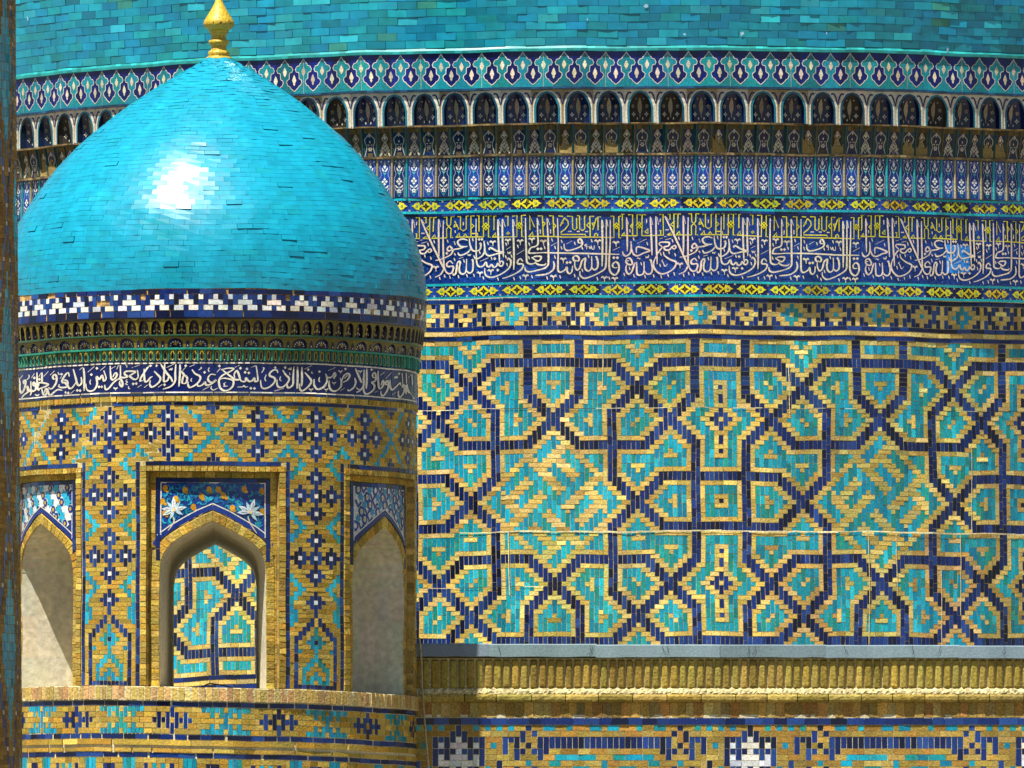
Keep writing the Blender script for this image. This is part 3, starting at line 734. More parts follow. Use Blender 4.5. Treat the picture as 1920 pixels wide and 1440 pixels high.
# ---- dome of the drum --------------------------------------------------------------
def dome_prof(v):     # outward offset as the dome swells above the frieze
    t = (VS0 - v); return 25 + .10 * t - .00008 * t * t
mb = MB()
course_h = 14.7; v = VS0 - 10; nb = 234; row = 0
ring(mb, P, UL, UR, [(VS0 + .5, DS - .5), (VS0, DS + 4), (VS0 - 5, DS + 4.6), (VS0 - 9.5, DS + 2.4), (VS0 - 10, DS)], lambda i, j: jit(C(.02, .30, .30), .16), 34)
while v > -190:
    bw = 2 * pi * D.Rp / nb; off = (row % 2) * .5 + random.uniform(-.12, .12)
    for k in range(int(UL / bw), int(UR / bw)):
        m_ = lambda x, y, d: P(x, y, dome_prof(y) + d)
        wob = 1.1 * sin(k * .7 + row)
        c = pick(TEAL, .11)
        if R_() < .09: c = jit(C(.02, .34, .42), .12)
        if R_() < .025: c = jit(C(.03, .24, .20), .12)
        brick(mb, m_, (k + off) * bw, (k + 1 + off) * bw, v - course_h + wob * .3, v + wob * .3, 1.2 + random.uniform(-.4, .6), c, .8, .32)
        if R_() < .028:      # flaked glaze, pale body showing
            x = (k + off + R_()) * bw; y = v - course_h * R_(); fw, fh = random.choice(((4, 4), (3, 7), (9, 3.2), (5, 6), (2.5, 3)))
            blob(mb, m_, [(x + random.uniform(.3, 1) * fw * cos(q), y + random.uniform(.3, 1) * fh * sin(q)) for q in [2 * pi * z / 9 for z in range(9)]], 3.0, C(.36, .56, .72, .7))
    v -= course_h; row += 1
prof = [(VS0, dome_prof(VS0) - .3)] + [(VS0 - 40 * k, dome_prof(VS0 - 40 * k)) for k in range(1, 6)]
r0 = D.Rp + dome_prof(-190)
for k in range(1, 25):
    a = k / 24 * pi / 2; prof.append((-190 - 1500 * sin(a) * (1 + .1 * a), (r0 * cos(a) ** .85 if k < 24 else 2) + 60 * sin(2 * a) - D.Rp))
rows = [[P(2 * pi * D.Rp * i / 128, vv, d_) for i in range(129)] for vv, d_ in prof]
mb.grid(rows[::-1], C(.014, .20, .24, .5))
mb.build('dome', M_DOME, DRUM)
# plain back of the drum, out of sight
mb = MB(); rows = [[P(UR - 4 + (2 * pi * D.Rp - (UR - UL) + 8) * i / 40, vv, 0) for i in range(41)] for vv in (VS0, 1330)]
mb.grid(rows[::-1], DTAN[0]); mb.build('rear_wall', M_BRICK, DRUM)

# ================================================================ CORNER TURRET
T = Cyl(400, 381, Yaxis=109.5); T.wob = .5
TUR = T.root('corner_turret', 1700); TROT = .025; TUR.rotation_euler = (0, 0, TROT)
tag(TUR, 'round tiled corner turret with a glossy turquoise dome, arched niches and a gilded finial', 'tower')
def tdef(x, v):
    return -.020 * x * max(0, min(1, (v - 790) / 480))
T.def_z = tdef
Q = T.P
A6 = T.Rp * pi / 3          # arc of 60 degrees
cw6 = A6 / 48; ch6 = 8.05

# ---- dome --------------------------------------------------------------------------
prof = [(104, 22), (112, 30), (125, 57), (150, 106), (180, 157), (205, 193), (225, 219), (252, 252), (270, 271), (292, 292), (320, 316), (357, 342), (390, 364), (430, 381), (465, 391), (500, 397), (525, 399), (541.5, 398.5)]
def dr(y):
    if y <= prof[0][0]: return prof[0][1]
    for (a, ra), (b, rb) in zip(prof, prof[1:]):
        if y <= b: return ra + (rb - ra) * (y - a) / (b - a)
    return prof[-1][1]
def drs(y): return .25 * dr(y - 9) + .5 * dr(y) + .25 * dr(y + 9) if y > 125 else dr(y)
def dome_pt(th, y, d=0):
    r = (drs(y) + d + .30 * sin(th * 37 + y * .11) + .34 * sin(y * .10 - th * 19) + .5 * sin(th * 11 + 1) * sin(y * .045)) * T.k; lean = 9 * max(0, (400 - y) / 300) ** 1.5 * T.k
    return (r * sin(th) + lean, -r * cos(th), zat(y + 1.3 * sin(th * 5 + y * .02) + .8 * sin(th * 13 + 2), T.Yf + (381 - drs(y)) * T.k) - T.zb)
def dome_z(th, y, d): return dome_pt(th, y, d)
mb = MB(); s_len = 0; y = 541.2; row = 0
ys = [y]
while y > 112:
    slope = (drs(y) - drs(y - 6)) / 6; hgt = 10.4 / math.sqrt(1 + slope * slope)
    y -= max(3.6, hgt); ys.append(y)
for row in range(len(ys) - 1):
    y1, y0 = ys[row], ys[row + 1]; ym = (y0 + y1) / 2; r = drs(ym); nb = max(24, int(2 * pi * r / 29)); off = (row % 2) * .5 + random.uniform(-.2, .2)
    for k in range(nb):
        a0 = (k + off) / nb * 2 * pi; a1 = (k + 1 + off) / nb * 2 * pi
        mp = lambda u, vv, d: dome_pt(u / r, vv, d)
        c = jit(C(.004, .26, .385), .03, .02)
        if R_() < .15: c = jit(C(.005, .26, .365), .05)
        lift = 0
        q = R_()
        if q < .035: lift = random.uniform(.8, 2.2)
        brick(mb, mp, a0 * r, a1 * r, y0, y1, .8 + lift, c, .24 if q > .10 else .9, .12, base=-3.6)
rows = [[dome_pt(2 * pi * i / 96, yy, -2.6) for i in range(97)] for yy in ys]
mb.grid(rows, C(.004, .09, .15, .4))
mb.build('dome', M_DOME, TUR)

# ---- finial -------------------------------------------------------------------------
fin = empty('finial', (0, 0, 0)); fin.parent = TUR
def lathe(pr, col, name, parent, mat, cx=409.5, n=40):
    mb = MB(); dx = (cx - 400) * T.k
    zref = T.Yf + 360 * T.k
    rows = [[(dx + r * T.k * sin(2 * pi * i / n), -r * T.k * cos(2 * pi * i / n), zat(yy, zref) - T.zb) for i in range(n + 1)] for yy, r in pr]
    mb.grid(rows[::-1], col); return mb.build(name, mat, parent, True)
gold = C(.55, .37, .03, .1)
lathe([(112, 24), (110, 25.5), (107, 25), (105, 22), (104, 19), (102, 20), (98, 20.5), (95, 19), (93, 16)], gold, 'base_moulding', fin, M_GOLD)
lathe([(94, 16), (91, 14.5), (87, 14), (84, 15), (81, 18), (78, 19.2), (75, 18.8), (73, 16), (71, 14), (66, 13.6), (63, 14.4), (61, 16.6), (58, 18.4), (55, 18.6)], gold, 'turned_neck', fin, M_GOLD)
lathe([(55, 18.5), (53, 22), (50, 26), (46, 28.6), (42, 29.2), (38, 28.2), (32, 24.6), (24, 19.5), (15, 14), (6, 9), (-4, 5.5), (-16, 3.4), (-34, 2.2), (-60, .4)], gold, 'teardrop_knob', fin, M_GOLD)

mb = MB()
for _ in range(34):
    y = random.uniform(-2, 44); r = 29.2 * (1 - max(0, 30 - y) / 44) if y < 30 else 29; a = random.uniform(-1.4, 1.4); dx = 9.5 * T.k
    pr = [(46, 28.6), (42, 29.2), (38, 28.2), (32, 24.6), (24, 19.5), (15, 14), (6, 9), (-4, 5.5)]
    for (ya, ra), (yb, rb) in zip(pr, pr[1:]):
        if yb <= y <= ya: r = rb + (ra - rb) * (y - yb) / (ya - yb)
    zref = T.Yf + 360 * T.k; l = random.uniform(.8, 3.0); w2 = random.uniform(.02, .05)
    mb.face([(dx + (r + .25) * T.k * sin(a + p), -(r + .25) * T.k * cos(a + p), zat(y + q, zref) - T.zb) for p, q in ((-w2, 0), (0, l), (w2, .2), (0, -l))], C(.05, .03, .01, 1))
mb.build('cracked_paint', M_GOLD, fin)

# ---- white chequer band -----------------------------------------------------------
mb = MB(); npd = 46; B = Cyl(400, 398, Yaxis=109.5); B.zb = T.zb; BP = B.P
pw = 2 * pi * B.Rp / npd; cwd = pw / 6
CHK = ["WNNWNN", "WWNNNW", "NWWNWW"]
WHT = [C(.78, .78, .72), C(.70, .72, .70), C(.76, .72, .60), C(.62, .68, .74)]
def chk_cell(c, r): return CHK[r][c % 6]
def chk_fill():
    for r in range(3):
        c = 0
        while c < npd * 6:
            k = chk_cell(c, r)
            L_ = 1
            if k == 'W':
                while L_ < 3 and chk_cell(c + L_, r) == 'W': L_ += 1
                if R_() > .05: brick(mb, BP, c * cwd, (c + L_) * cwd, 551 + r * 10.1, 551 + (r + 1) * 10.1, 1.4, pick(WHT, .08), .9, .2)
            elif r == 0 and chk_cell(c, 1) == 'N':
                if R_() > .04: brick(mb, BP, c * cwd, (c + 1) * cwd, 551, 571.2, 1.3, pick(NAVY), .9, .2)
            elif r == 1 and chk_cell(c, 0) == 'N': pass
            else:
                if R_() > .06: brick(mb, BP, c * cwd, (c + 1) * cwd, 551 + r * 10.1, 551 + (r + 1) * 10.1, 1.3, pick(NAVY), .9, .2)
            c += L_
chk_fill()
def fullcourse(mb, mp, Rp, v0, v1, cols, ln, h=1.3, miss=0, g=.9, s=.14):
    n = int(2 * pi * Rp / ln)
    for k in range(n):
        if R_() < miss: continue
        a = random.uniform(-.12, .12)
        brick(mb, mp, (k + a) * 2 * pi * Rp / n, (k + 1 + a * .5) * 2 * pi * Rp / n, v0, v1, h, pick(cols, s), g, .22)
fullcourse(mb, BP, B.Rp, 541.5, 550.8, NAVY, 25, miss=.05, h=1.8); fullcourse(mb, BP, B.Rp, 581.6, 594.5, NAVY, 27, h=1.6)
ring(mb, BP, 0, 2 * pi * B.Rp, [(540, 0), (596, 0)], lambda i, j: jit(C(.50, .30, .10, 1), .3), 10)
mb.build('checker_band', M_TILE, TUR)

# ---- small muqarnas cornice -----------------------------------------------------------
OCH = C(.17, .13, .006, .4); OLV = C(.16, .13, .012, .5)  # plate and arch colours of the cornice darkened to put its shade in
mb = MB()
ring(mb, Q, 0, 2 * pi * T.Rp, [(594.5, 18.5), (597, 17.5), (598.5, 14)], C(.02, .03, .10), 16)
na = 104; aw = 2 * pi * T.Rp / na
def arch_row(v0, v1, d0, d1, n, wfr, dep, plate, dark, motif):
    wd = 2 * pi * T.Rp / n
    for k in range(n):
        xc = (k + .5) * wd; hw = wd * wfr / 2
        def m_(x, y, d):
            t = (y - v0) / (v1 - v0); return Q(xc + x, y, d0 + (d1 - d0) * t + d)
        ts = [0, .06, .14, .25, .4, .55, 1]; va = v0 + 2.5
        ed = [(hw * arch_w(t), va + (v1 - va) * t) for t in ts]
        pc = jit(plate, .2)
        for s in (-1, 1):
            for (x0, y0), (x1, y1) in zip(ed, ed[1:]):
                q = [m_(s * x0, y0, 0), m_(s * x1, y1, 0), m_(s * wd / 2, y1, 0), m_(s * wd / 2, y0, 0)]
                mb.face(q if s > 0 else q[::-1], pc)
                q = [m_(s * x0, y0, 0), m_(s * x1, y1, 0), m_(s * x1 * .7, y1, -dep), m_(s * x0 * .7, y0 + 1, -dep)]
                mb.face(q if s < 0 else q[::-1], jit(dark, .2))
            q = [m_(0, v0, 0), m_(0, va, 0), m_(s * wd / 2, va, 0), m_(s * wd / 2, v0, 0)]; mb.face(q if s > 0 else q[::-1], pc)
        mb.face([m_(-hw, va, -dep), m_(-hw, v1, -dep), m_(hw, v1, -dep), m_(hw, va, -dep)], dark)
        motif(m_, hw, va, v1, dep)
def mot1(m_, hw, va, v1, dep):
    c = jit(C(.36, .24, .02, .3), .2); ym = (va + v1) / 2
    diamond(mb, m_, 0, ym - 4, 2.2, 3.5, -dep + .8, c); diamond(mb, m_, 0, ym + 4, 2.6, 4, -dep + .8, c); disc(mb, m_, 0, ym + 11, 1.2, 1.6, -dep + .8, c, 5)
    for s in (-1, 1): disc(mb, m_, s * 4.6, ym + 6, 1.1, 2.0, -dep + 1.0, C(.6, .6, .52), 5)
def mot2(m_, hw, va, v1, dep):
    ym = (va + v1) / 2 + 1
    star(mb, m_, 0, ym, 4.6, 2.4, 5, -dep + .8, C(.42, .24, .03, .2))
    for q in range(7):
        a = pi * (q / 6) + pi
        disc(mb, m_, hw * .66 * cos(a), ym + 4 + 8 * sin(a), 1.5, 1.5, -dep + 1, C(.60, .62, .56), 5)
def mot3(m_, hw, va, v1, dep): disc(mb, m_, 0, v1 - 3, 1.1, 1.8, -dep + .7, C(.6, .6, .5), 5)
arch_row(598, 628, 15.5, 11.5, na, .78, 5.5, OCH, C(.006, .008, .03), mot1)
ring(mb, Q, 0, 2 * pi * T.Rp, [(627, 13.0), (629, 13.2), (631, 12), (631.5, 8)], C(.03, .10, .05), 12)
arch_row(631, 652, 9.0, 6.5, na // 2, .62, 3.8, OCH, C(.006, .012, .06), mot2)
for k in range(na // 2):          # small lancets between the wide arches
    xc = (k + 1) * 2 * pi * T.Rp / (na // 2)
    m_ = lambda x, y, d: Q(xc + x, y, 9 + (6.5 - 9) * (y - 631) / 21 + d)
    blob(mb, m_, [(0, 637), (3.2, 642), (3.2, 652), (-3.2, 652), (-3.2, 642)], .5, C(.008, .012, .06)); disc(mb, m_, 0, 648, 1.2, 1.8, .9, C(.55, .58, .52), 5)
mb.build('muqarnas_cornice', M_TILE, TUR)
mb = MB()
npl = 2 * int(2 * pi * T.Rp / 27); pwid = 2 * pi * T.Rp / npl
ring(mb, Q, 0, 2 * pi * T.Rp, [(651.5, 7), (652, 8.6), (655, 8.6), (656, 6)], lambda i, j: jit(C(.02, .24, .17), .15), 13)
ring(mb, Q, 0, 2 * pi * T.Rp, [(655, 1.8), (676, .6)], lambda i, j: jit(C(.20, .14, .02, .5), .3), 7)
for k in range(npl):
    x = k * pwid
    rows = []
    for q in range(5):
        a = pi * q / 4; rows.append([Q(x - 2.5 * cos(a), y, 1.5 + 4.5 * sin(a)) for y in (655, 676)])
    mb.grid(rows, jit(C(.02, .20, .14), .2))
    xm = x + pwid / 2
    if R_() > .03:
        ribbon(mb, Q, [(xm - 2.6, 674), (xm - 2.8, 662), (xm - 1, 658), (xm + 1, 658), (xm + 2.8, 662), (xm + 2.6, 674)], 1.3, 2.6, jit(C(.46, .32, .02, .2), .15), True, 1, False, 3)
        blob(mb, Q, [(xm, 660), (xm + 2, 664), (xm + 1.5, 670), (xm, 673), (xm - 1.5, 670), (xm - 2, 664)], 2.8, C(.01, .015, .06)); disc(mb, Q, xm, 674, 1.2, 1.3, 3, C(.62, .62, .55), 5)
mb.build('pillar_gallery', M_TILE, TUR)

# ---- turret inscription -----------------------------------------------------------------
mb = MB(); I0, I1 = 677.0, 738.6
ntile = 96
for k in range(ntile):
    brick(mb, Q, k * 2 * pi * T.Rp / ntile, (k + 1) * 2 * pi * T.Rp / ntile, I0 + 4, I1 - 4, 1.2, jit(C(.005, .014, .11), .06) if k % 2 else jit(C(.005, .014, .11), .12), .12, .06)
fullcourse(mb, Q, T.Rp, I0 - 3, I0 + 1.6, [C(.012, .03, .10), C(.012, .02, .06)], 24, 1.8); fullcourse(mb, Q, T.Rp, I1 - 2, I1 + 3, [C(.012, .03, .10), C(.02, .035, .09)], 22, 1.8)
for va, vb_ in ((I0 + 1.8, I0 + 4.3), (I1 - 4.6, I1 - 2.2)):
    fullcourse(mb, Q, T.Rp, va, vb_, [C(.72, .68, .58)], 22, 2.0, g=.12, s=.06)
ring(mb, Q, 0, 2 * pi * T.Rp, [(I0 - 4, 0), (I1 + 4, 0)], MORTW, 14)
ins = mb.build('inscription_band', M_TILE, TUR)
TA = dict(s=[[(60,340),(95,470),(90,560),(120,650),(170,580),(195,470),(190,420),(160,430),(165,480),(195,460)],[(110,770),(160,690),(220,640),(240,620),(225,520),(250,570),(290,610),(290,430)],[(280,690),(295,650),(310,600),(340,610),(380,570),(370,490),(340,450),(330,500),(380,520)],
 [(400,270),(405,450),(415,560),(440,600)],[(490,270),(490,400),(490,440)],[(430,520),(440,460),(500,460),(600,490),(520,540),(440,570),(420,600)],[(485,570),(500,640),(530,690),(570,640),(575,580),(550,570),(530,640)],[(590,560),(600,640),(630,690),(680,640),(760,580),(840,590)],
 [(745,380),(690,390),(680,340),(715,310),(745,360),(735,450),(690,530),(640,570),(600,540)],[(790,480),(780,520),(830,540),(930,520),(890,450),(850,450),(840,410),(900,310),(950,270),(970,340)],[(860,400),(930,420),(940,500),(970,550),(1020,540),(1100,430)],[(1040,205),(1080,350),(1110,470),(1150,500),(1190,450),(1180,350)],
 [(1225,180),(1240,350),(1235,600)],[(1265,470),(1280,570),(1340,610),(1420,580),(1470,480),(1460,350),(1510,400),(1560,330),(1590,430),(1630,380),(1590,240)],[(1705,160),(1715,350),(1745,410),(1800,370),(1825,310),(1790,290),(1750,360)],[(1605,500),(1620,580),(1680,560),(1760,460),(1850,395),(1900,410)],[(1890,140),(1890,320)]],
 t=[[(70,420),(140,330)],[(245,310),(255,360),(210,410)],[(630,320),(710,240)],[(515,345),(600,255)],[(300,370),(350,290)],[(430,350),(470,280)],[(1300,265),(1420,165)],[(1525,240),(1620,165)],[(1150,220),(1215,170)],[(790,670),(870,600)],[(990,645),(1060,585)],[(1355,400),(1335,450),(1355,490)],[(770,265),(780,300),(800,300)],[(800,380),(830,340)],[(1720,210),(1800,165)],[(1850,150),(1820,220)]],
 o=[(440,395),(350,370),(830,300),(900,625),(945,635),(1110,590),(1160,595),(1365,310),(1465,200),(1500,535),(1550,535)], f=[(400,670),(1795,550)])
TB = dict(s=[[(60,140),(65,300),(60,350),(110,370),(190,350),(140,310),(150,262),(250,252),(330,265),(250,320),(230,340),(290,390),(340,400),(380,350),(365,230)],[(40,370),(70,400),(100,470),(90,530),(50,490),(50,430)],[(410,440),(430,370),(480,290),(540,200),(580,155)],[(485,210),(490,350),(500,430),(540,440),(600,370),(640,350)],[(410,440),(460,420)],
 [(665,255),(720,310),(780,380),(760,450),(680,520),(620,540),(590,490),(600,420)],[(785,120),(830,200),(900,300),(970,380),(1000,450)],[(855,120),(850,250),(840,380),(850,440),(910,420),(930,340)],[(1055,130),(1045,300),(1050,400),(1020,480),(950,540),(830,580)],[(1130,130),(1130,300),(1115,530)],[(1190,480),(1170,440),(1200,330),(1260,370),(1240,460),(1190,475)],[(1150,250),(1200,310),(1215,350)],
 [(1345,220),(1400,290),(1490,340),(1480,420),(1400,500),(1310,540),(1275,490),(1280,440)],[(1770,310),(1690,300),(1640,350),(1640,410),(1700,450),(1780,400),(1740,440),(1660,490),(1600,490),(1580,440),(1560,470),(1500,510),(1450,510),(1450,450)]],
 t=[[(265,190),(440,125)],[(150,140),(185,150),(170,185)],[(890,190),(1025,125)],[(930,220),(950,235),(960,210),(980,235),(990,195)],[(1180,240),(1230,180)],[(1300,170),(1390,130)],[(1500,170),(1510,195),(1460,225)],[(1540,585),(1660,520)],[(1700,510),(1690,550),(1730,585),(1810,550)],[(1655,180),(1635,220),(1655,255)],[(1790,265),(1855,190)],[(740,545),(815,495)],[(370,545),(440,500)],[(490,550),(550,500)],[(180,400),(160,430),(185,450),(150,480),(190,495)],[(205,520),(210,565),(235,565)],[(1345,375),(1325,410),(1345,435)]],
 o=[(600,155),(705,155),(1570,265),(1230,155),(1835,150),(290,480),(345,475),(855,500)], f=[])
TC = dict(s=[[(40,220),(160,192),(270,202),(190,260),(70,320),(10,400),(10,480),(40,560),(130,600),(240,540),(270,440),(230,400),(100,372),(30,392)],[(70,225),(150,290),(240,360),(270,380),(300,400),(380,390),(350,280),(320,240),(280,300),(290,375)],[(390,390),(410,430),(480,430),(490,370),(540,430),(600,420),(640,370),(650,430),(700,420),(700,350),(670,150)],
 [(1060,280),(1040,230),(980,230),(920,280),(920,330),(1000,370),(1010,430),(930,520),(830,560),(770,530),(750,410)],[(1150,230),(1200,310),(1265,380),(1240,460),(1160,530),(1090,540),(1050,490),(1050,400)],[(1350,170),(1340,350),(1335,490),(1270,550),(1235,530),(1230,460)],[(1415,170),(1420,400),(1410,570)],[(1495,180),(1500,400),(1490,530)],[(1550,280),(1610,350),(1665,430),(1640,500),(1560,580),(1490,610),(1455,550),(1460,480)],[(1715,400),(1715,510),(1770,580),(1860,560),(1930,500)]],
 t=[[(130,450),(95,470),(110,500),(90,520),(165,515)],[(340,535),(430,530),(455,505),(480,535),(530,525)],[(290,180),(370,140)],[(585,180),(660,150)],[(855,310),(830,380),(850,430)],[(790,190),(815,200),(770,280)],[(1245,200),(1270,225),(1280,190),(1300,225),(1305,180)],[(1115,340),(1100,400),(1130,425)],[(1270,270),(1285,320)],[(1000,605),(1175,560)],[(1540,220),(1675,155)],[(1680,260),(1670,290),(1700,300)],[(1815,360),(1800,420),(1820,450)]],
 o=[(580,555),(645,560),(390,195),(505,210),(475,270),(540,280),(1010,185),(1195,180),(1610,230),(1810,265)], f=[(1660,575)])
TD = dict(s=[[(-10,565),(60,530),(110,460),(120,390),(95,300)],[(100,320),(140,370),(210,350),(255,280),(270,330),(240,370),(260,385)],[(355,370),(375,440),(370,520),(310,590),(230,610),(170,560),(155,470),(165,420)],[(375,440),(420,330),(490,290),(525,330),(480,410),(400,450)],[(430,380),(490,320)],[(615,370),(635,450),(600,540),(520,600),(485,580)],[(625,200),(680,320),(740,460)],[(785,220),(775,400),(770,520),(690,610),(640,630)],[(830,200),(830,400),(820,570)],
 [(985,360),(940,360),(935,300),(970,280),(990,330),(980,420),(920,450),(960,500),(950,570),(880,640),(810,660),(775,600),(775,500),(780,400)],[(1030,240),(1030,400),(1040,540),(1080,550),(1125,470),(1110,410),(1075,500)],[(1215,490),(1160,480),(1170,430),(1200,420),(1210,500),(1180,600),(1110,690),(1075,650),(1075,600)],[(1240,400),(1240,520),(1270,580),(1340,530),(1420,460),(1425,510)],[(1490,540),(1460,540),(1470,500),(1495,520),(1490,620),(1420,720),(1385,680),(1385,600)],
 [(1510,560),(1540,500),(1530,600),(1520,670)],[(1540,520),(1560,600),(1590,650)],[(1455,290),(1465,480)],[(1530,290),(1535,480)],[(1635,310),(1640,500)]],
 t=[[(140,245),(270,185)],[(355,605),(440,550)],[(650,540),(670,570),(740,590)],[(1065,325),(1150,255)],[(1165,375),(1265,270)],[(965,630),(1020,600)],[(1270,675),(1350,625)],[(1565,375),(1630,310)],[(1640,700),(1660,750),(1680,720)],[(1600,640),(1620,680)]],
 o=[(450,210),(920,220),(1330,360),(1360,355),(1400,295)], f=[(360,240),(245,450),(105,570),(715,240)])
mb = MB()
for x0, Wn in ((30, TA), (220, TB), (410, TC), (600, TD)):
    def f(x, y, d, x0=x0):
        px, py = x0 + x / 9.6, 670 + y / 9.6
        u, v = T.inv(px, py); u -= TROT * T.Rp; v = max(I0 + 5, min(I1 - 5, v)); return Q(u, v, d)
    cr = C(.72, .68, .55, .3)
    for s_ in Wn['s']: ribbon(mb, f, s_, 33, 2.0 + .3 * R_(), cr, True, .5, True, 5)
    for s_ in Wn['t']: ribbon(mb, f, s_, 18, 1.8, cr, True, .6, True, 3)
    for x, y in Wn['o']: diamond(mb, f, x, y, 27, 27, 1.8, cr)
    for x, y in Wn['f']:
        ribbon(mb, f, [(x - 36, y - 4), (x, y + 20), (x + 36, y - 4)], 22, 1.8, cr, True, .8, False, 3); ribbon(mb, f, [(x, y + 10), (x + 2, y + 52)], 16, 1.85, cr, False, .6, False)
mb.build('white_lettering', M_TILE, ins)

# ---- tiled frieze below the inscription ------------------------------------------------------
FR0 = 760.0          # top of row 0
mb = MB()
def stamp(g_, c, r, side=True, chain=(True, True)):
    def put(cc, rr, k):
        g_[(cc, rr)] = k
    put(c, r, 'W')
    for q in (-1, 0, 1): put(c - 1, r + q, 'N'); put(c + 1, r + q, 'N')
    for q in (-2, -1, 1, 2): put(c, r + q, 'N')
    put(c - 2, r, 'N'); put(c + 2, r, 'N')
G = {}
for base in (0, 48, -48):
    for c in (-24, -10, 10, 24):
        for r in (2, 6, 10): stamp(G, base + c, r)
        for s in (-4, 4): stamp(G, base + c + s, 6)
    for r in range(13):
        a = abs(r - 6)
        for s in (-1, 1):
            G[(base + s * a, r)] = 'T'; G[(base + s * max(0, a - 1), r)] = 'T' if R_() > .25 or a < 2 else G.get((base + s * max(0, a - 1), r), '.')
    for s in (-1, 1):
        for r in range(0, 4):
            for e in (-1, 1):
                G[(base + s * 17 + e * (3 - r), r)] = 'T'
                if r: G[(base + s * 17 + e * (4 - r), r)] = 'T'
        for r in range(9, 13):
            for e in (-1, 1):
                G[(base + s * 17 + e * (r - 9), r)] = 'T'
                if r < 12: G[(base + s * 17 + e * max(0, r - 10), r)] = 'T'
    for r, cc in ((0, 0), (1, 0), (0, -1), (0, 1), (12, 0), (11, 0), (12, -1), (12, 1)): G[(base + cc, r)] = 'N'
PAL_T = {'N': (NAVY, 'v'), 'T': (TURQ, 'v'), 'W': (WHT, 'v'), '.': (TTAN, 'h')}
def fr_cell(c, r):
    c = ((c + 24) % 48) - 24
    return G.get((c, r), '.')
NC = 288
fill_cells(mb, Q, fr_cell, NC, 13, -cw6 / 2, FR0, cw6, ch6, PAL_T, c0=-144)
fullcourse(mb, Q, T.Rp, I1 + 3.2, I1 + 13.6, TTAN, 11.5, h=3.2, g=1.3); fullcourse(mb, Q, T.Rp, I1 + 14.2, FR0 - .2, NAVY, 38, h=1.2, miss=.08)
fb = FR0 + 13 * ch6
ring(mb, Q, 0, 2 * pi * T.Rp, [(I1 + 2, 0), (fb + 1, 0)], MORT, 14)
mb.build('patterned_frieze', M_TILE, TUR)

# ---- pilasters ------------------------------------------------------------------------------------
SILL = 1288.0
PG = {}
for rs in ((16, 20, 24), (30, 34, 38)):
    for r in rs: stamp(PG, 0, r - 13)
    for s in (-4, 4): stamp(PG, s, rs[1] - 13)
stamp(PG, 0, 44 - 13)
for r in (27, 41, 13):
    for dd in range(-3, 4):
        for s in (-1, 1):
            for a in (3 + abs(dd), 4 + abs(dd)):
                if a <= 6 and PG.get((s * a, r - 13 + dd)) is None: PG[(s * a, r - 13 + dd)] = 'T'
for dd in (-2, -1, 0, 1, 2):
    for s in (-1, 1):
        for a in (5, 6):
            if a - 4 > abs(dd) - 1 and a >= 5 + (abs(dd) > 1): PG[(s * a, 47 - 13 + dd)] = 'T'
def pset(lst, k):
    for c, r in lst: PG[(c, r - 13)] = k
pset([(0, 46), (0, 47), (-1, 48), (1, 48), (-1, 49), (1, 49), (-2, 49), (2, 49), (-2, 50), (2, 50), (-3, 50), (3, 50), (-3, 51), (3, 51), (-4, 51), (4, 51), (-4, 52), (4, 52)], 'N')
for r in range(52, 64): pset([(-5, r), (5, r)], 'N')
pset([(c, 63) for c in range(-5, 6)], 'N')
pset([(0, 50), (0, 51), (-1, 52), (0, 52), (1, 52), (-2, 53), (-1, 53), (1, 53), (2, 53), (-1, 54), (1, 54), (0, 54), (0, 55), (0, 56), (-4, 55), (4, 55), (-1, 57), (0, 57), (1, 57), (-1, 58), (1, 58), (-2, 58), (2, 58),
      (-2, 59), (2, 59), (-3, 59), (3, 59), (-3, 60), (3, 60), (-3, 61), (3, 61), (-3, 62), (3, 62), (0, 60), (0, 61), (-1, 61), (1, 61), (-1, 62), (1, 62), (-2, 62), (2, 62)], 'T')
pset([(0, 53)], 'N')
PROWS = 51
phr = (SILL - fb) / PROWS
PEDGE = 8.6        # pilaster half width in cells (tiles) before the header jamb
REC = 13.0         # depth of the framed recess
def pil_cell(c, r):
    if abs(c) == 7: return 'B'
    if abs(c) > 7: return None
    return PG.get((c, r), '.')
PAL_P = dict(PAL_T); PAL_P['B'] = (NAVY, 'v')
def pilaster(cc):
    mb = MB(); uo = cc * cw6
    mp = lambda u, v, d: Q(u + uo, v, d)
    fill_cells(mb, mp, pil_cell, 15, PROWS, -cw6 / 2, fb, cw6, phr, PAL_P, c0=-7)
    e = 9.1 * cw6
    for s in (-1, 1):        # header bricks along the recess edge
        v = fb + 10
        while v < SILL:
            hh = random.uniform(9, 12.5)
            a, b = sorted((s * 7.55 * cw6, s * e)); brick(mb, mp, a, b, v, min(SILL, v + hh), 2.6, pick(TTAN, .18), 1.2, .3)
            v += hh
        # reveal of the recess
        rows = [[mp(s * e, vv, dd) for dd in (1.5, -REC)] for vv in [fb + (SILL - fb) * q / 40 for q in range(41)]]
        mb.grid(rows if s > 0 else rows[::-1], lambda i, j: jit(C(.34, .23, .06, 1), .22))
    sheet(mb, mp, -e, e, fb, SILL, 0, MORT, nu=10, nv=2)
    return mb.build('pilaster', M_TILE, TUR)
for k in range(6): pilaster(24 + 48 * k)

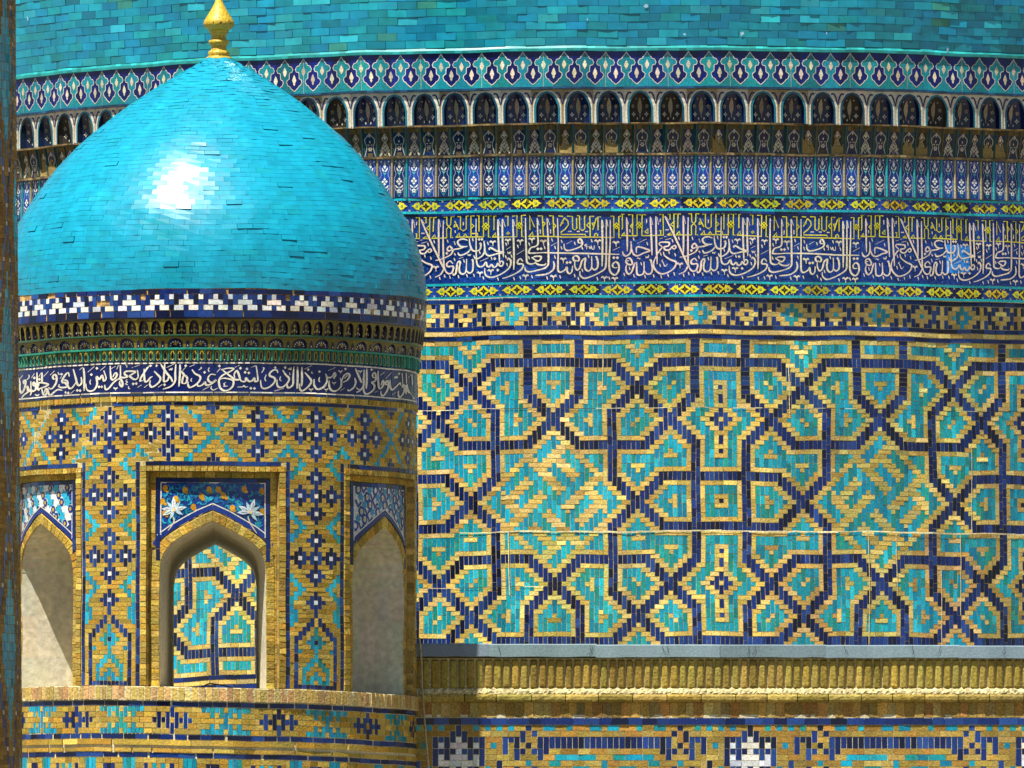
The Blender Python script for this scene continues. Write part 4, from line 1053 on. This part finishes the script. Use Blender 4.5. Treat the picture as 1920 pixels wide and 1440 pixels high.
# lintel course over each framed recess
def framed_bay(k, through, spandrel):
    uo = 48 * k * cw6
    mp = lambda u, v, d: Q(u + uo, v, d)
    half = (24 - 9.1) * cw6
    root = empty('arched_opening' if through else 'blind_niche', (0, 0, 0)); root.parent = TUR
    mb = MB()
    # header course and navy course above the recess
    course(mb, mp, -half - 3, half + 3, fb + .2, fb + 8.2, NAVY, 30, h=1.4, var=.2)
    course(mb, mp, -half - 14, half + 14, fb + 8.6, fb + 19, TTAN, 11.5, h=3.0, g=1.3, var=.2)
    sheet(mb, mp, -half, half, fb, fb + 19.5, -.5, MORT)
    top = fb + 19.5
    rows = [[mp(u, top, dd) for u in [-half + 2 * half * q / 12 for q in range(13)]] for dd in (2.5, -REC)]
    mb.grid(rows[::-1], C(.30, .20, .05, 1))
    mb.build('lintel_course', M_BRICK, root)
    # recessed face: side bricks, spandrel, arch ring
    m2 = lambda u, v, d: Q(u + uo, v, d - REC)
    inner = [(0, 977), (23, 987), (51, 1001), (70, 1012), (84, 1023), (94, 1036), (99, 1049), (102, 1066), (103, 1090), (103, SILL)]
    outer = [(0, 956), (22, 966), (46, 979), (74, 995), (99, 1013), (110, 1028), (117, 1046), (119, 1066), (119, 1090), (119, SILL)]
    def iw(v, prof_):
        for (a, b), (c_, d_) in zip(prof_, prof_[1:]):
            if v <= d_: return a + (c_ - a) * max(0, (v - b)) / max(.01, d_ - b)
        return prof_[-1][0]
    mb = MB(); box = 101.0; bt = top + 13
    # ground of spandrel
    n = 16
    spc = MB()
    ground_c = {'floral': C(.012, .045, .24), 'stars': C(.012, .035, .20), 'pale': C(.62, .64, .62)}[spandrel]
    off = [(x * 1.0 + (8 if 0 < i else 0) * (1 if y < 1030 else 1), y - (10 if y < 1030 else 4)) for i, (x, y) in enumerate(outer)]
    off[0] = (0, 944)
    vv = [bt + 7 + q * 3.0 for q in range(200) if bt + 7 + q * 3.0 < 1016]
    for s in (-1, 1):
        for v0, v1 in zip(vv, vv[1:]):
            a0, a1 = min(box, iw(v0, off)), min(box, iw(v1, off))
            if v1 < 944: a0 = a1 = 0
            if a0 >= box and a1 >= box: continue
            nseg = 4
            for q in range(nseg):
                f0, f1 = q / nseg, (q + 1) / nseg
                pts = [m2(s * (a0 + (box - a0) * f0), v0, 0), m2(s * (a1 + (box - a1) * f0), v1, 0), m2(s * (a1 + (box - a1) * f1), v1, 0), m2(s * (a0 + (box - a0) * f1), v0, 0)]
                spc.face(pts if s > 0 else pts[::-1], jit(ground_c, .06))
    inside = lambda x, y, m=3: (abs(x) < box - m and y > bt + 7 + m and (y < 944 - m or abs(x) > iw(y, off) + m * 1.3))
    if spandrel == 'floral':
        rs = random.Random(5)
        for _ in range(420):
            x = rs.uniform(-box, box); y = rs.uniform(bt + 8, 1010)
            if not inside(x, y, 5): continue
            a = rs.uniform(0, 2 * pi); r = rs.uniform(3, 8)
            pts = [(x + r * cos(a + t * .9), y + r * sin(a + t * .9)) for t in range(4)]
            ribbon(spc, m2, pts, rs.uniform(2, 4.6), .5 + .3 * rs.random(), jit(rs.choice([C(.012, .24, .36), C(.02, .32, .44), C(.01, .14, .34), C(.01, .10, .30)]), .15), True, .3, False, 4)
        for (x, y) in ((-92, 915), (-55, 918), (-22, 930), (-38, 950), (-92, 962), (-95, 940), (11, 917), (22, 928), (37, 951), (60, 915), (92, 918), (96, 957), (-70, 935), (-8, 917)):
            disc(spc, m2, x + rs.uniform(-2, 2), y, 5.4, 6.4, 1.0, jit(C(.62, .30, .012, .1), .15), 7, rs.random()); disc(spc, m2, x + 4, y + 5, 3.4, 3.2, 1.05, jit(C(.55, .26, .012, .1), .15), 6)
        for fx, fy, sc_ in ((-74, 955, 1.0), (72, 958, 1.05)):
            for q in range(9):
                a = -pi * .92 + q * pi * .23 - (.2 if fx < 0 else -.2)
                l = (25 if q % 2 == 0 else 20) * sc_
                pts = [(fx + 3 * cos(a + .9), fy + 3 * sin(a + .9)), (fx + l * .6 * cos(a + .26), fy + l * .6 * sin(a + .26)), (fx + l * cos(a), fy + l * sin(a)), (fx + l * .6 * cos(a - .26), fy + l * .6 * sin(a - .26)), (fx + 3 * cos(a - .9), fy + 3 * sin(a - .9))]
                if inside(fx + l * cos(a), fy + l * sin(a), 2): blob(spc, m2, pts, 1.4 + .06 * q, jit(C(.70, .74, .74), .06) if q % 2 == 0 else C(.45, .62, .70))
                if q % 2 == 0 and inside(fx + l * cos(a), fy + l * sin(a), 2): ribbon(spc, m2, [(fx + 6 * cos(a), fy + 6 * sin(a)), (fx + l * .72 * cos(a), fy + l * .72 * sin(a))], 2.4, 2.2, C(.02, .25, .42), False, .4, False)
            disc(spc, m2, fx, fy, 4, 4, 2.3, C(.72, .60, .36), 8)
            ribbon(spc, m2, [(fx - 5, fy + 8), (fx, fy + 22), (fx - 12 * (1 if fx < 0 else -1), fy + 40)], 2.2, 1.2, C(.66, .55, .34), True, .5, False, 4)
    else:
        rs = random.Random(11 + k)
        st = 17.5
        for iy in range(9):
            for ix in range(-7, 8):
                x = ix * st + (st / 2 if iy % 2 else 0) + rs.uniform(-1, 1); y = bt + 12 + iy * st * .78
                if not inside(x, y, 4.5): continue
                t = (ix + 2 * iy) % 3
                if spandrel == 'stars':
                    if t == 0: star(spc, m2, x, y, 12.5, 6.6, 5, .8, C(.02, .40, .60), rs.random())
                    else:
                        star(spc, m2, x, y, 13.0, 8.6, 3, .7, C(.72, .74, .72), rs.random() * 3)
                        if t == 2: disc(spc, m2, x, y, 7.6, 8.6, 1.0, C(.012, .03, .2), 6); disc(spc, m2, x, y, 3.2, 4, 1.3, C(.6, .38, .05), 6)
                else:
                    if t == 0: star(spc, m2, x, y, 9.4, 5.0, 6, .8, C(.02, .26, .46), rs.random())
                    elif t == 1:
                        disc(spc, m2, x, y, 9.0, 11.2, .7, C(.014, .035, .22), 6, .3); disc(spc, m2, x, y, 4.4, 5.8, 1.0, C(.62, .63, .60), 6, .3)
                        if rs.random() < .4: disc(spc, m2, x, y, 2.6, 3.2, 1.3, C(.55, .40, .04), 6)
                    else: ribbon(spc, m2, [(x - 8, y - 7), (x - 1, y + 5), (x + 8, y - 4)], 5.0, .75, C(.014, .035, .22), False, 1, False)
    # navy border and white fillet round the spandrel, following the arch
    for s in (-1, 1):
        v = bt
        while v < 1040:
            brick(spc, m2, *sorted((s * (box + .2), s * (box + 9))), v, v + 22, 1.6, pick(NAVY), .6, .1); v += 22
        ribbon(spc, m2, [(s * (box - .6), bt + 8), (s * (box - .6), 1008)], 2.2, 1.1, WHITE, False, 1, False)
        pts = [(0, 950)] + [(s * (x + (4.5 if i else 0)), y - (5.5 if y < 1030 else 2)) for i, (x, y) in enumerate(outer)][1:6]
        pts[-1] = (s * 113, 1022)
        ribbon(spc, m2, [p for p in pts], 8.6, 1.2, jit(C(.010, .028, .18), .1), False, 1, False)
        pts = [(0, 943.4)] + [(s * (x + (8.2 if i else 0)), y - (9.8 if y < 1030 else 3)) for i, (x, y) in enumerate(outer)][1:5]
        ribbon(spc, m2, [p for p in pts], 2.0, 1.4, WHITE, False, 1, False)
    course(spc, m2, -box - 9, box + 9, bt - 1.5, bt + 6.4, NAVY, 30, h=1.6, var=.2, g=.6)
    ribbon(spc, m2, [(-box, bt + 7.4), (0, bt + 7.4), (box, bt + 7.4)], 2.2, 1.1, WHITE, False, 1, False)
    spc.build('spandrel_panel', M_TILE, root)
    # brick facing beside and above
    course(mb, m2, -half, half, top - 1, bt - 2, TTAN, 30, h=.8)
    for s in (-1, 1):
        v = top
        while v < SILL:
            lim = half
            x0 = box + 9.4 if v < 1020 else 119.5
            hh = random.uniform(20, 34); brick(mb, m2, *sorted((s * x0, s * lim)), v, min(SILL, v + hh), 1.0, pick(TTAN), .9, .2); v += hh
    # voussoirs and jamb bricks
    NV = 13
    import itertools
    def along(prof_, n_, vmax=1090):
        pts = [p for p in prof_ if p[1] <= vmax]; ls = [0]
        for a, b in zip(pts, pts[1:]): ls.append(ls[-1] + math.hypot(b[0] - a[0], b[1] - a[1]))
        out = []
        for q in range(n_ + 1):
            t = ls[-1] * q / n_
            for i in range(len(ls) - 1):
                if t <= ls[i + 1] + 1e-6:
                    f_ = (t - ls[i]) / (ls[i + 1] - ls[i]); out.append((pts[i][0] + (pts[i + 1][0] - pts[i][0]) * f_, pts[i][1] + (pts[i + 1][1] - pts[i][1]) * f_)); break
        return out
    ai, ao = along(inner, NV), along(outer, NV)
    for s in (-1, 1):
        quads = [(ai[q], ai[q + 1], ao[q + 1], ao[q]) for q in range(NV)]
        v = 1090.0
        while v < SILL:
            hh = random.uniform(10.5, 13.5); v2 = min(SILL, v + hh); quads.append(((103, v), (103, v2), (119.5, v2), (119.5, v))); v = v2
        for qd in quads:
            cx_ = sum(p[0] for p in qd) / 4; cy_ = sum(p[1] for p in qd) / 4
            sh = [(cx_ + (p[0] - cx_) * .93, cy_ + (p[1] - cy_) * .84) for p in qd]
            hh = random.uniform(1.0, 1.9); col = pick(TTAN, .17)
            tp = [m2(s * x, y, hh) for x, y in sh]; bt_ = [m2(s * x, y, -1) for x, y in qd]
            mb.face(tp if s > 0 else tp[::-1], col)
            for i in range(4):
                j = (i + 1) % 4; q4 = [tp[i], bt_[i], bt_[j], tp[j]]; mb.face(q4 if s > 0 else q4[::-1], col)
            mm = [m2(s * x, y, .1) for x, y in qd]; mb.face(mm if s > 0 else mm[::-1], C(.62, .52, .26, 1))
    # backing of the recess around the arch
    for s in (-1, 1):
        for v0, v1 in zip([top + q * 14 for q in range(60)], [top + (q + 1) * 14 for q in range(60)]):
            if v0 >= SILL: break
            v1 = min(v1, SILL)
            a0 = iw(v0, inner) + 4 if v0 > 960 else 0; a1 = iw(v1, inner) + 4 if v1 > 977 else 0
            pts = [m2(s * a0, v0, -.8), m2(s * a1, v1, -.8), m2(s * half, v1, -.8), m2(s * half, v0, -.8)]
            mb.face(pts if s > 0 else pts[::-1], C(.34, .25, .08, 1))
    mb.build('arch_surround', M_BRICK, root)
    # plaster lining
    mb = MB(); pl = C(.60, .56, .42, 1)
    ring_i = [(-x, y) for x, y in inner[::-1]] + inner[1:]
    ring_i = [p for p in catmull([(-x, y) for x, y in inner[::-1]], 3)[:-1]] + catmull(inner, 3)
    if through:
        rows = []
        th0 = uo / T.Rp
        back = 330 * T.k
        for t, sq in ((0, 1), (.03, .965), (.065, .925), (.105, .885), (.15, .86), (.3, .83), (.5, .80), (.75, .78), (1, .76)):
            rw = []
            for x, y in ring_i:
                y2 = y + (1090 - y) * (1 - sq) * .5 if y < 1090 else y
                rw.append(tuple(Vector(m2(x * sq, y2, 0)).lerp(Vector(((x * sq + 4) * T.k, back, zat(y2, T.Yf) - T.zb)), t)))
            rows.append(rw)
        mb.grid(rows, pl)
        fl = [[tuple(Vector(m2(x, SILL, 0)).lerp(Vector(((x * .8 + 4) * T.k, 330 * T.k, zat(SILL, T.Yf) - T.zb)), t)) for x in (-103, 0, 103)] for t in (0, .5, 1)]
        mb.grid(fl[::-1], C(.40, .30, .14, 1))
    else:
        DP = 112.0
        rows = []
        for t, sc2 in ((0, 1), (.25, 1), (.5, .995), (.75, .98), (.92, .95), (1, .90)):
            rows.append([m2(x * sc2, y if y >= 1090 else 1090 - (1090 - y) * (sc2 if t > .5 else 1), -DP * t) for x, y in ring_i])
        mb.grid(rows, lambda i, j: jit(pl, .02))
        mid = [m2(x * .90, y if y >= 1090 else 1090 - (1090 - y) * .90, -DP) for x, y in ring_i]
        nn_ = len(mid)
        left = mid[:nn_ // 2 + 1]; right = mid[nn_ // 2:][::-1]
        m_n = min(len(left), len(right))
        for i in range(m_n - 1): mb.face([left[i], right[i], right[i + 1], left[i + 1]], pl)
        rk = random.Random(40 + k)
        for _ in range(5):
            x, y = rk.uniform(-70, 70), rk.uniform(1080, 1220); pts = [(x, y)]
            for _q in range(7): x += rk.uniform(-5, 5); y += rk.uniform(3, 9); pts.append((x * .9, y))
            ribbon(mb, lambda a, b, d: m2(a, min(b, SILL - 2), -DP + .8 + d), pts, rk.uniform(.5, 1.0), .1, C(.20, .17, .11, 1), False, .3, False)
        for _ in range(6):
            x = rk.uniform(-80, 80); y = rk.choice((SILL - 4, rk.uniform(1120, 1270)))
            blob(mb, lambda a, b, d: m2(a, min(b, SILL - 1), -DP + .6 + d), [(x + rk.uniform(.4, 1) * 9 * cos(a_), y + rk.uniform(.4, 1) * 6 * sin(a_)) for a_ in [2 * pi * q / 10 for q in range(10)]], .1, jit(C(.42, .38, .27, 1), .12))
        mb.face([m2(-103, SILL, 0), m2(103, SILL, 0), m2(92, SILL, -DP), m2(-92, SILL, -DP)], C(.45, .36, .18, 1))
    mb.build('plaster_lining', M_PLASTER, root)
framed_bay(0, True, 'floral'); framed_bay(-1, False, 'stars'); framed_bay(1, False, 'pale')
# the three bays turned away are plain plastered wall
for k in (2, -2):
    mb = MB(); uo = 48 * k * cw6; half = (24 - 9.1) * cw6
    sheet(mb, lambda u, v, d: Q(u + uo, v, d), -half, half, fb, SILL, -REC, C(.5, .42, .25, 1)); mb.build('rear_bay', M_PLASTER, TUR)

# ---- sill and base of the turret ------------------------------------------------------------------------
mb = MB()
n = int(2 * pi * T.Rp / 12.6)
for k in range(n):
    u = k * 2 * pi * T.Rp / n; c = pick([C(.54, .37, .11, 1), C(.50, .34, .09, 1), C(.54, .33, .13, 1), C(.50, .36, .09, 1), C(.58, .43, .15, 1), C(.52, .30, .12, 1)], .12)
    brick(mb, Q, u, u + 2 * pi * T.Rp / n, 1288.5 + random.uniform(-1, 1), 1314.5, 4.5 + random.uniform(-.4, .5), c, 2.0, .3)
ring(mb, Q, 0, 2 * pi * T.Rp, [(1289.5, -110), (1289, 3.0), (1290, 3.8), (1315, 3.8), (1315.5, 0)], MORTW, 14)
mb.build('brick_sill', M_BRICK, TUR)
mb = MB()
def low_cell(c, r):
    k = (c % 24); k = k if k <= 12 else 24 - k
    j = abs(r - 2)
    if k >= 7:
        q = 12 - k
        if q == 0: return 'N' if j else '.'
        if q == 1: return 'N' if j <= 1 else '.'
        if q == 2: return 'N' if j == 0 else '.'
        if q == 3: return 'N' if j <= 1 else '.'
        if q == 4: return 'N' if j == 0 else '.'
        return '.'
    if k == 0: return 'T' if j <= 1 else '.'
    if k == 1: return 'T' if j else '.'
    if k == 2: return 'T' if j == 2 else '.'
    if k == 3: return 'T' if j >= 1 else '.'
    if k in (4, 5): return 'T' if (j == 2 or (k == 4 and j == 2)) else '.'
    return '.'
LB0 = 1326.0
fill_cells(mb, Q, low_cell, 288, 5, -cw6 / 2 + 3 * cw6, LB0, cw6, 10.3, PAL_T, c0=-144, g=1.25)
fullcourse(mb, Q, T.Rp, 1316, LB0 - .3, NAVY, 26, .5, g=1.3); fullcourse(mb, Q, T.Rp, LB0 + 51.8, LB0 + 62, NAVY, 24, .5, g=1.3)
fullcourse(mb, Q, T.Rp, LB0 + 62.5, LB0 + 73, TTAN, 38, 3.2); fullcourse(mb, Q, T.Rp, LB0 + 78, LB0 + 86, TTAN, 38, 2.0)
fullcourse(mb, Q, T.Rp, LB0 + 86.6, LB0 + 96, NAVY, 30, .6, g=1.3)
def low2(c, r):
    k = c % 24; k = k if k <= 12 else 24 - k; q = (k + r) % 12
    if k <= 1: return 'N' if r % 3 else '.'
    if k in (4, 5, 6) and r % 4 < 3: return 'T'
    if k == 9 and r % 4 in (1, 2): return 'N'
    if k == 11: return 'T' if r % 2 else '.'
    return '.'
fill_cells(mb, Q, low2, 288, 14, -cw6 / 2, LB0 + 96.5, cw6, 10.3, PAL_T, c0=-144)
fullcourse(mb, Q, T.Rp, LB0 + 241, LB0 + 254, TTAN, 40, 3.2)
ring(mb, Q, 0, 2 * pi * T.Rp, [(1314, -.7), (1900, -.7), (1970, -.7)], MORTW, 14)
mb.build('tiled_base', M_TILE, TUR)
TUR_base = zat(1700, T.Yf)

# ================================================================ PARAPET WALL
YW = 109.5; KW = YW * KX / F
PAR = empty('parapet_wall', ((1350 - 960) * KW, YW, 0))
tag(PAR, 'low tan brick parapet wall with a grey metal cap running right from the turret', 'wall')
def WM(u, v, d): return ((u - 1350) * KW, -d * KW, zat(v, YW))
XL, XR = 690, 2330
mb = MB()       # galvanised cap: folded sheets
u = XL
while u < XR:
    l = random.uniform(200, 260); u2 = min(XR, u + l)
    seg = 8
    wob = [random.uniform(-.8, .8) for _ in range(seg + 1)]; nz = random.uniform(-.7, .7)
    rows = [[WM(u + (u2 - u) * i / seg, v + (wob[i] if v > 1220 else wob[i] * .3) + nz + .004 * (u - 1350), d + wob[i] * .6 + nz) for i in range(seg + 1)] for v, d in ((1212, -100), (1209, 0), (1209.5, 9), (1211, 11), (1233, 12), (1234, 10), (1234, 2))]
    mb.grid(rows[::-1], jit(C(.16, .23, .26, .3), .08)); u = u2 - 2 if u2 < XR else XR + 1
cap = mb.build('metal_cap', M_METAL, PAR)
mb = MB()
for x in (935, 1105, 1110, 1243, 1252, 1403, 1415, 1583, 1710, 1762, 1880):      # tie wires over the cap
    pts = [(x + random.uniform(-3, 3) * q, 1211 + q * 6) for q in range(4)]
    for (a, b), (c_, d_) in zip(pts, pts[1:]):
        mb.face([WM(a - .5, b, 13.2), WM(c_ - .5, d_, 13.6), WM(c_ + .5, d_, 13.6), WM(a + .5, b, 13.2)], C(.05, .05, .06, 1))
mb.build('tie_wire', M_METAL, cap)
mb = MB()
u = XL
while u < XR:
    l = random.uniform(15.6, 17.4); c = pick([C(.33, .24, .035, 1), C(.29, .21, .028, 1), C(.36, .27, .048, 1), C(.27, .18, .024, 1), C(.33, .25, .045, 1)], .12)
    e = random.uniform(-1.5, 1.5)
    x0, x1 = u + 2.0 + random.uniform(-.6, .6), u + l - 2.0 + random.uniform(-.6, .6)
    # rounded, worn soldier brick
    rows = []
    for y, dd in ((1237, 0), (1239.5, 4.2), (1252, 5.2), (1270, 5.0), (1287 + e, 4.4), (1292 + e, 0)):
        rows.append([WM(x0, y, -1), WM(x0 + .7, y, dd), WM(x0 + 3, y, dd + 1.2 + random.uniform(-.3, .5)), WM(x1 - 3, y, dd + 1.2 + random.uniform(-.3, .5)), WM(x1 - .7, y, dd), WM(x1, y, -1)])
    mb.grid(rows[::-1], c)
    u += l
# crumbly mortar between, rough little lumps
u = XL
while u < XR:
    for _ in range(10):
        x = u + random.uniform(-1.5, 1.5); y = random.uniform(1238, 1292)
        diamond(mb, WM, x, y, random.uniform(.8, 1.9), random.uniform(.8, 2.2), random.uniform(1.2, 3.4), pick([C(.72, .62, .36, 1), C(.60, .48, .22, 1), C(.36, .25, .09, 1)], .2))
    u += 5.5 if False else 16.5
sheet(mb, WM, XL, XR, 1234, 1300, 0, C(.56, .45, .2, 1), nu=60, nv=8)
mb.build('soldier_course', M_BRICK, PAR)
mb = MB()
# lumpy pale mortar bed
NU = 400; rows = []
for v, d in ((1290, 1), (1292, 5), (1296, 8), (1300, 9), (1303, 8), (1304, 0)):
    rows.append([WM(XL + (XR - XL) * i / NU, v + random.uniform(-1.6, 1.6), d + random.uniform(-1.3, 1.3)) for i in range(NU + 1)])
mb.grid(rows[::-1], lambda i, j: jit(C(.52, .44, .22, 1), .2))
u = XL
while u < XR:        # nosing course
    l = random.uniform(56, 66); c = pick([C(.34, .26, .05, 1), C(.38, .29, .065, 1), C(.30, .21, .035, 1)], .1)
    seg = 6; rows = []
    for v, d in ((1301, 2), (1302.5, 9.5), (1306, 11), (1312, 10.6), (1315, 9), (1317, 3), (1317.5, -6)):
        rows.append([WM(u + .7 + (l - 1.4) * i / seg, v + random.uniform(-.5, .5), d + .6 - (1.2 if i in (0, seg) else 0) + random.uniform(-.5, .4)) for i in range(seg + 1)])
    mb.grid(rows[::-1], c); u += l
mb.build('nosing_course', M_BRICK, PAR)
mb = MB(); u = XL
while u < XR:        # header bricks set back in the shadow
    l = random.uniform(14, 19)
    brick(mb, WM, u, u + l, 1317, 1345.5 + random.uniform(-.6, .6), 0.4 + random.uniform(-1, 1.0), pick([C(.32, .21, .045, 1), C(.36, .22, .04, 1), C(.38, .28, .08, 1), C(.40, .21, .045, 1)], .2), 1.0, .4, base=-4)
    if R_() < .0: pass
    u += l
sheet(mb, WM, XL, XR, 1316, 1346, -1, C(.5, .4, .18, 1))
mb.build('header_course', M_BRICK, PAR)
PR = ["..TT"[:0] + ".TT...T..TT..N..T.T.T.T..N",
      "............N.N.........NN",
      "NNNNNNNNNNNN..NNNN...NNNNW",
      "NNNNNNNNNNNN.N.N.N.T.NWNWW",
      "..........NNN.NN.N...NNNNW",
      "..TTTTTTT..N...N.....NWNWW",
      "T.......TT...T....N..NWWWW",
      "T..TTT......N..N..N.T.NNWN",
      "..TT..TT..T..N...N..T.NWWW",
      "T...TT...T.N..N.N....NNNWW"]
PR = [(l + '.' * 26)[:26] for l in PR]
def par_cell(c, r):
    k = c % 50; k = k if k <= 25 else 50 - k
    return PR[r if r < 10 else 18 - r][k]
mb = MB()
ux = 780 + 1211 / 3.43; cwp = (1406.5 - 860.7) / 50; pv0 = 1180 + 615 / 3.43
PAL_W = {'N': (NAVY, 'v'), 'T': (TURQ, 'h'), 'W': (WHT, 'h'), '.': ([C(.36, .25, .045, 1), C(.32, .21, .035, 1), C(.40, .29, .07, 1), C(.38, .21, .035, 1)], 'h')}
n0 = int((XL - ux) / cwp); n1 = int((XR - ux) / cwp)
fill_cells(mb, WM, par_cell, n1 - n0, 19, ux - cwp / 2, pv0, cwp, 11.1, PAL_W, c0=n0, h=2.0, g=1.0)
course(mb, WM, XL, XR, 1346.2, pv0 - .3, NAVY, 30, h=2.6, g=.6)
sheet(mb, WM, XL, XR, 1340, 1900, .3, MORTW, nu=30)
mb.build('mosaic_panel', M_TILE, PAR)
mb = MB()
zt = zat(1212, YW)
box3(mb, (XL - 1350) * KW, (XR - 1350) * KW, .09, .52, 0, zat(1214, YW), DTAN[0]); mb.build('wall_core', M_BRICK, PAR)

# roof terrace behind the parapet
zr = zat(1345, D.Yf)
mb = MB(); rows = [[(x, y, zr) for x in (-11, -4, 2, 8, 14)] for y in (YW + .5, 114, 122, 134)]
mb.grid(rows, C(.30, .27, .22, 1)); 
for (x0, x1, y0, y1) in ((-11, 14, YW + .55, 134),): box3(mb, x0, x1, y0, y1, 0, zr - .02, C(.36, .28, .14, 1))
rt = mb.build('flat_roof', M_BRICK, PAR); rt.location = (-PAR.location.x, -PAR.location.y, 0)

# ---- small bent black sheet lying in the opening --------------------------------------------------------------
mb = MB()
def fm(px, py, Y): return ((px - 960) / F * KX * Y, Y, zat(py, Y))
Yq = T.Yf + .62
a = [fm(368, 1291, Yq), fm(394, 1280, Yq + .1), fm(420, 1284, Yq + .1), fm(446, 1291, Yq)]
b = [fm(366, 1294, Yq + .5), fm(392, 1282, Yq + .6), fm(424, 1285, Yq + .6), fm(448, 1292, Yq + .5)]
mb.grid([a, b], C(.012, .010, .012, .8)); fe = [[(p[0], p[1], p[2] - .012) for p in a], a]; mb.grid(fe, C(.012, .01, .012, .8))
fo = mb.build('black_sheet', M_METAL); tag(fo, 'small bent black sheet lying on the sill of the open arch', 'felt scrap')

# ---- cable hanging beside the turret --------------------------------------------------------------------------
pts = [fm(x, y, YW - 16 * KW) for x, y in ((786, 1196), (788, 1208), (790.5, 1240), (792, 1290), (795.5, 1340), (799.5, 1390), (804, 1440), (808, 1500), (812, 1580))]
mb = MB()
mb.grid([[(p[0] + .010 * cos(2 * pi * q / 8), p[1] + .010 * sin(2 * pi * q / 8), p[2]) for q in range(9)] for p in pts[::-1]], C(.42, .34, .19, .8))
tag(mb.build('cable', M_BRICK, None, True), 'thin pale cable hanging down the parapet wall beside the turret', 'cable')

# ================================================================ MINARET at the left edge
MN = Cyl(-325, 360, Yaxis=100.0)
mr = MN.root('minaret', 1700)
tag(mr, 'shaded tan and blue brick minaret cut off by the left edge of the photo', 'minaret')
def mind(v): return -8 + 16 * (v / 1440)
MP = lambda u, v, d: MN.P(u, v, mind(v) + d)
def min_cell(c, r):
    y = (r + 6) % 64; e = abs(y - 32) / 32 + abs((c + 3) % 16 - 8) / 8
    if e < .62: return 'T'
    if .86 < e < 1.06: return 'W' if (r % 4 == 0 and c % 2) else 'N'
    if e > 1.62: return 'T'
    return '.'
PAL_M = {'N': (NAVY, 'v'), 'T': ([C(.012, .22, .30), C(.012, .28, .34), C(.01, .18, .26)], 'v'), 'W': ([C(.5, .5, .5)], 'v'), '.': ([C(.26, .14, .025, 1), C(.30, .17, .03, 1), C(.22, .12, .02, 1)], 'h')}
mb = MB()
fill_cells(mb, MP, min_cell, 100, 200, 0, -120, 8.6, 8.6, PAL_M, c0=8, h=1.5, g=1.0)
rows = [[MP(2 * pi * MN.Rp * i / 64, v, 0) for i in range(65)] for v in (-700, 0, 700, 1440, 1968)]
mb.grid(rows[::-1], C(.30, .22, .08, 1))
mb.build('patterned_shaft', M_TILE, mr)
